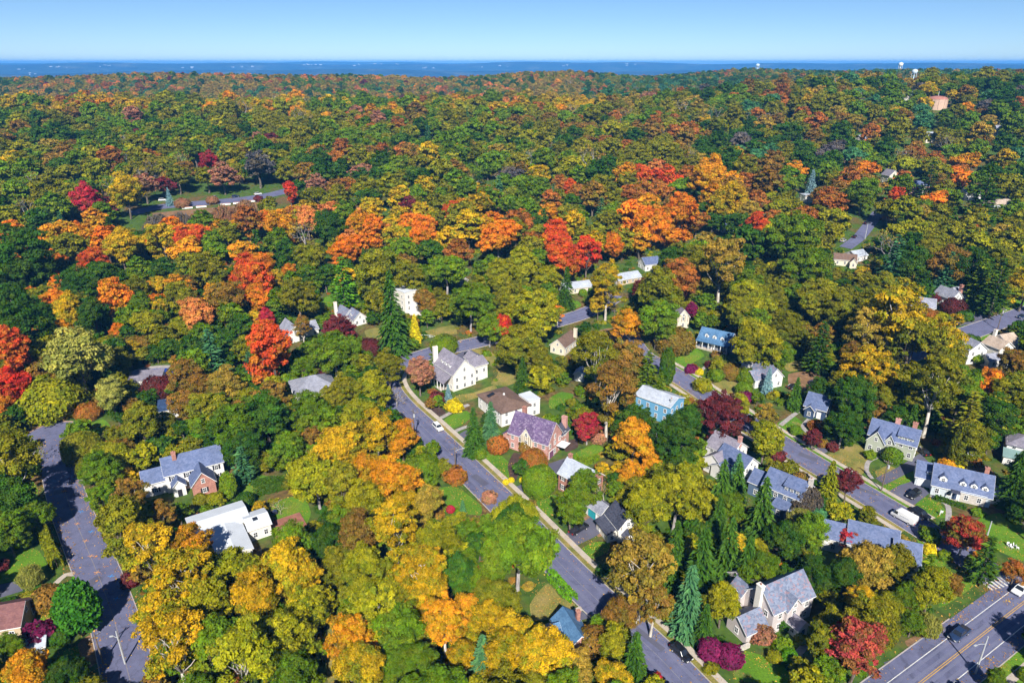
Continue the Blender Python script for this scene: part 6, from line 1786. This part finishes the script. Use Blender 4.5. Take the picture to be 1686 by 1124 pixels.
def mass(name, label, cat, pts, coll):
    """pts: x, y, scale, colour, sort -> one mass of instanced plants"""
    me = bpy.data.meshes.new(name)
    me.from_pydata([(p[0], p[1], Tz(p[0], p[1]) - 0.15) for p in pts], [], [])
    t1 = me.attributes.new("tint", 'FLOAT_COLOR', 'POINT'); t2 = me.attributes.new("tint2", 'FLOAT_COLOR', 'POINT')
    A, B = [], []
    for p in pts:
        a, b_ = tints(p[3]); A += [*a, 1.0]; B += [*b_, 1.0]
    t1.data.foreach_set("color", A); t2.data.foreach_set("color", B)
    at = me.attributes.new("size", 'FLOAT', 'POINT'); at.data.foreach_set("value", [p[2] for p in pts])
    at = me.attributes.new("turn", 'FLOAT', 'POINT'); at.data.foreach_set("value", [rnd.uniform(0, 6.283) for p in pts])
    at = me.attributes.new("sort", 'INT', 'POINT'); at.data.foreach_set("value", [p[4] for p in pts])
    o = bpy.data.objects.new(name, me); COL.objects.link(o)
    g = bpy.data.node_groups.new(name, 'GeometryNodeTree')
    g.interface.new_socket("Geometry", in_out='INPUT', socket_type='NodeSocketGeometry')
    g.interface.new_socket("Geometry", in_out='OUTPUT', socket_type='NodeSocketGeometry')
    gi = g.nodes.new("NodeGroupInput"); go = g.nodes.new("NodeGroupOutput")
    m2p = g.nodes.new("GeometryNodeMeshToPoints")
    ci = g.nodes.new("GeometryNodeCollectionInfo"); ci.inputs["Collection"].default_value = coll
    ci.inputs["Separate Children"].default_value = True; ci.inputs["Reset Children"].default_value = True
    io = g.nodes.new("GeometryNodeInstanceOnPoints"); io.inputs["Pick Instance"].default_value = True
    def na(nm, ty):
        q = g.nodes.new("GeometryNodeInputNamedAttribute"); q.data_type = ty; q.inputs["Name"].default_value = nm; return q.outputs["Attribute"]
    cx = g.nodes.new("ShaderNodeCombineXYZ"); g.links.new(na("turn", 'FLOAT'), cx.inputs[2])
    g.links.new(gi.outputs[0], m2p.inputs["Mesh"]); g.links.new(m2p.outputs[0], io.inputs["Points"])
    g.links.new(ci.outputs[0], io.inputs["Instance"]); g.links.new(na("sort", 'INT'), io.inputs["Instance Index"])
    g.links.new(cx.outputs[0], io.inputs["Rotation"])
    sv = g.nodes.new("ShaderNodeCombineXYZ"); sz_ = g.nodes.new("ShaderNodeMath"); sz_.operation = 'MULTIPLY'; sz_.inputs[1].default_value = 0.8
    sa_ = na("size", 'FLOAT'); g.links.new(sa_, sz_.inputs[0]); g.links.new(sa_, sv.inputs[0]); g.links.new(sa_, sv.inputs[1]); g.links.new(sz_.outputs[0], sv.inputs[2])
    g.links.new(sv.outputs[0], io.inputs["Scale"])
    g.links.new(io.outputs[0], go.inputs[0])
    md = o.modifiers.new(name, 'NODES'); md.node_group = g
    o['kind'] = 'stuff'; o['label'] = label; o['category'] = cat
    return o
pts = []
for c in REST:
    sort = {'round': rg.randrange(6), 'oval': 6 + rg.randrange(3), 'spruce': 9, 'bare': 10}[c[4]]
    col = c[3] if c[4] in ('round', 'oval') else (rg.choice(['deep', 'deep', 'teal']) if c[4] == 'spruce' else 'tan')
    pts.append((c[0], c[1], c[2] / (5.9 if sort < 6 else 4.6 if sort < 9 else 5.5 if sort == 9 else 4.5), col, sort))
mass("forest", "wooded ridge of mixed autumn trees reaching back to the far valley", 'forest', pts, LODCOL)
# low growth under and between the trees
UND = bpy.data.collections.new("undergrowth_kinds")
for k in range(3):
    V, Fq, S_, mb, dm = dome(301 + k, rx=1.3, rz=0.9, cz=0.6, nleaf=260, half=0.3, wid=0.2, rough=0.3, bumps=8, stems=3, power=2)
    o = bpy.data.objects.new("undergrowth_%d" % k, leaf_mesh("undergrowth", V, Fq, S_, M['leaf'], mb, M['bark'])); UND.objects.link(o)
pts = []
for _ in range(9000):
    yy = 62 + 300 * rg.random() ** .8; half = 40 + yy * 0.84; xx = rg.uniform(-half, half)
    if near(ogrid, xx, yy, 0.9): continue
    pts.append((xx, yy, rg.uniform(.5, 1.5), rg.choices(['green', 'olive', 'deep', 'brown', 'rust', 'lime', 'tan'], [4, 4, 4, 2, 1, 1.4, 1])[0], rg.randrange(3)))
mass("undergrowth", "low bushes and leafy ground cover beneath the suburban trees", 'undergrowth', pts, UND)

# fallen leaves along the kerbs and on the lawns
fl = random.Random(9); P = []
def drift(L, off, sp, n_):
    nn = normals2(L)
    for _ in range(n_):
        i = fl.randrange(len(L)); c = L[i] + nn[i] * (off + fl.gauss(0, sp)) + np.array([fl.uniform(-1.5, 1.5), fl.uniform(-1.5, 1.5)])
        d_ = 0.5 + 0.5 * math.sin(i * .31 + off) * math.sin(i * .113)
        if fl.random() < d_ and c[1] < 260: P.append((c[0], c[1], Tz(*c) + 0.10 + fl.uniform(0, .06)))
for L, o1, o2 in ((k1, .3, W1 - .3), (c2, -4.0, 4.0), (c4, -4.0, 4.0), (cm_, -5.2, 5.2)):
    drift(L, o1, .55, 2600); drift(L, o2, .55, 2600); drift(L, (o1 + o2) / 2, 3.2, 500); drift(L, o1 - 3.5, 2.5, 1500); drift(L, o2 + 3.5, 2.5, 1500)
for q in LAWNS + DRY:
    w = Gs(*q)
    cx_ = sum(p.x for p in w) / len(w); cy_ = sum(p.y for p in w) / len(w)
    for _ in range(160):
        p = fl.choice(w); t = fl.random() ** .6
        P.append((cx_ + (p.x - cx_) * t + fl.uniform(-1.5, 1.5), cy_ + (p.y - cy_) * t + fl.uniform(-1, 1), Tz(cx_, cy_) + .08))
P = np.array(P); rq = np.random.default_rng(4)
V, Fq = cards(P, unit(np.array([0, 0, 1.]) + rq.normal(scale=.35, size=P.shape)), 0.13, 0.09, rq)
me = leaf_mesh("fallen_leaves", V, Fq, rq.uniform(0, 1, (len(P), 2)), M['leaf'])
o = data_obj("fallen_leaves", me); o['tint'] = [.42, .19, .05]; o['tint2'] = [.50, .32, .06]; o['kind'] = 'stuff'; o['label'] = 'brown and yellow fallen leaves along the kerbs and lawns'; o['category'] = 'leaves'

# far town roofs on the plain, too many and too small to count
tq = MB(); tr_ = random.Random(21)
for (px, py, n_, sp) in [(40, 114, 5, 14), (95, 112, 7, 20), (60, 122, 5, 16), (310, 112, 5, 12), (300, 122, 6, 26), (520, 107, 12, 22), (585, 107, 5, 8), (640, 106, 8, 26), (700, 112, 8, 20), (930, 107, 6, 12), (1045, 107, 7, 18), (820, 110, 6, 30), (180, 109, 6, 30), (410, 110, 5, 30)]:
    for _ in range((n_ + 1) // 2):
        dx, dy, dz = ray(px + tr_.uniform(-sp, sp), py + tr_.uniform(-1.5, 1.5))
        t = 60.0
        for t in np.geomspace(2700, 18000, 260):
            if CAM_H + dz * t <= float(far_h(np.array(dx * t), np.array(dy * t))) + 3: break
        x, y, z = dx * t, dy * t, float(far_h(np.array(dx * t), np.array(dy * t)))
        w = t * tr_.uniform(.0006, .0022); hh = t * tr_.uniform(.0004, .0010)
        tq.box(x - w, x + w, y - w * .5, y + w * .5, z - 10, z + hh)
o = tq.build("distant_town", surf("town_white", (0.62, 0.64, 0.66), 0.3, .01, space='geo', fine=.05)); o['kind'] = 'stuff'; o['label'] = 'scattered pale roofs of far towns on the blue plain'; o['category'] = 'town'

# ---------------------------------------------------------------- what each plant is called
NOUN = {'round': 'broadleaf tree', 'spread': 'spreading tree', 'oval': 'upright oval tree', 'open': 'tall pale-limbed tree', 'spruce': 'conical spruce', 'pine': 'layered pine', 'column': 'columnar evergreen',
        'shrub': 'bush', 'clipped': 'rounded clipped bush', 'thicket': 'big bush', 'topiary': 'big clipped bush', 'feather': 'feathery bush', 'bare': 'bare-branched tree'}
CATS = {'thicket': 'bush', 'topiary': 'bush', 'shrub': 'bush', 'clipped': 'bush', 'feather': 'bush'}
MARKS = [(h['phrase'], h['x'], h['y']) for h in HOUSES if h['y'] < 360] + [("the ridge lane", float(c5[len(c5) // 2][0]), float(c5[len(c5) // 2][1])), ("the round end of the western street", ct.x, ct.y),
         ("the main road crosswalk", ce.x, ce.y), ("the street bend", float(k1[int(len(k1) * .62)][0]), float(k1[int(len(k1) * .62)][1]))]
groups = {}
for p in PLANTS:
    best = min(MARKS, key=lambda m_: math.hypot(m_[1] - p['x'], m_[2] - p['y']))
    dx, dy = p['x'] - best[1], p['y'] - best[2]
    rel = ("in front of" if dy < 0 else "behind") if abs(dy) > abs(dx) else ("left of" if dx < 0 else "right of")
    groups.setdefault((p['colour'], p['kind'], rel, best[0]), []).append((math.hypot(dx, dy), p))
ORD = ['nearest', 'second nearest', 'third nearest', 'fourth nearest', 'fifth nearest', 'sixth nearest', 'seventh nearest', 'eighth nearest', 'ninth nearest', 'tenth nearest', 'eleventh nearest', 'twelfth nearest']
for (colour, kind, rel, mark), lst in groups.items():
    lst.sort(key=lambda q: q[0])
    for i, (_, p) in enumerate(lst):
        o = p['root']
        lb = "%s %s %s %s" % (COLWORD[colour], NOUN[kind], rel, mark)
        if len(lb.split()) > 12: lb = lb.replace("the white house", "the house").replace(" broadleaf", "")
        if len(lst) > 1: lb = "%s, %s such" % (lb, ORD[min(i, 11)])
        o['label'] = lb
        o['category'] = CATS.get(kind, 'tree')
        o['group'] = 'bushes and clipped shrubs' if kind in CATS else ('evergreens among the houses' if kind in ('spruce', 'pine', 'column') else 'autumn trees among the houses and on the slope')
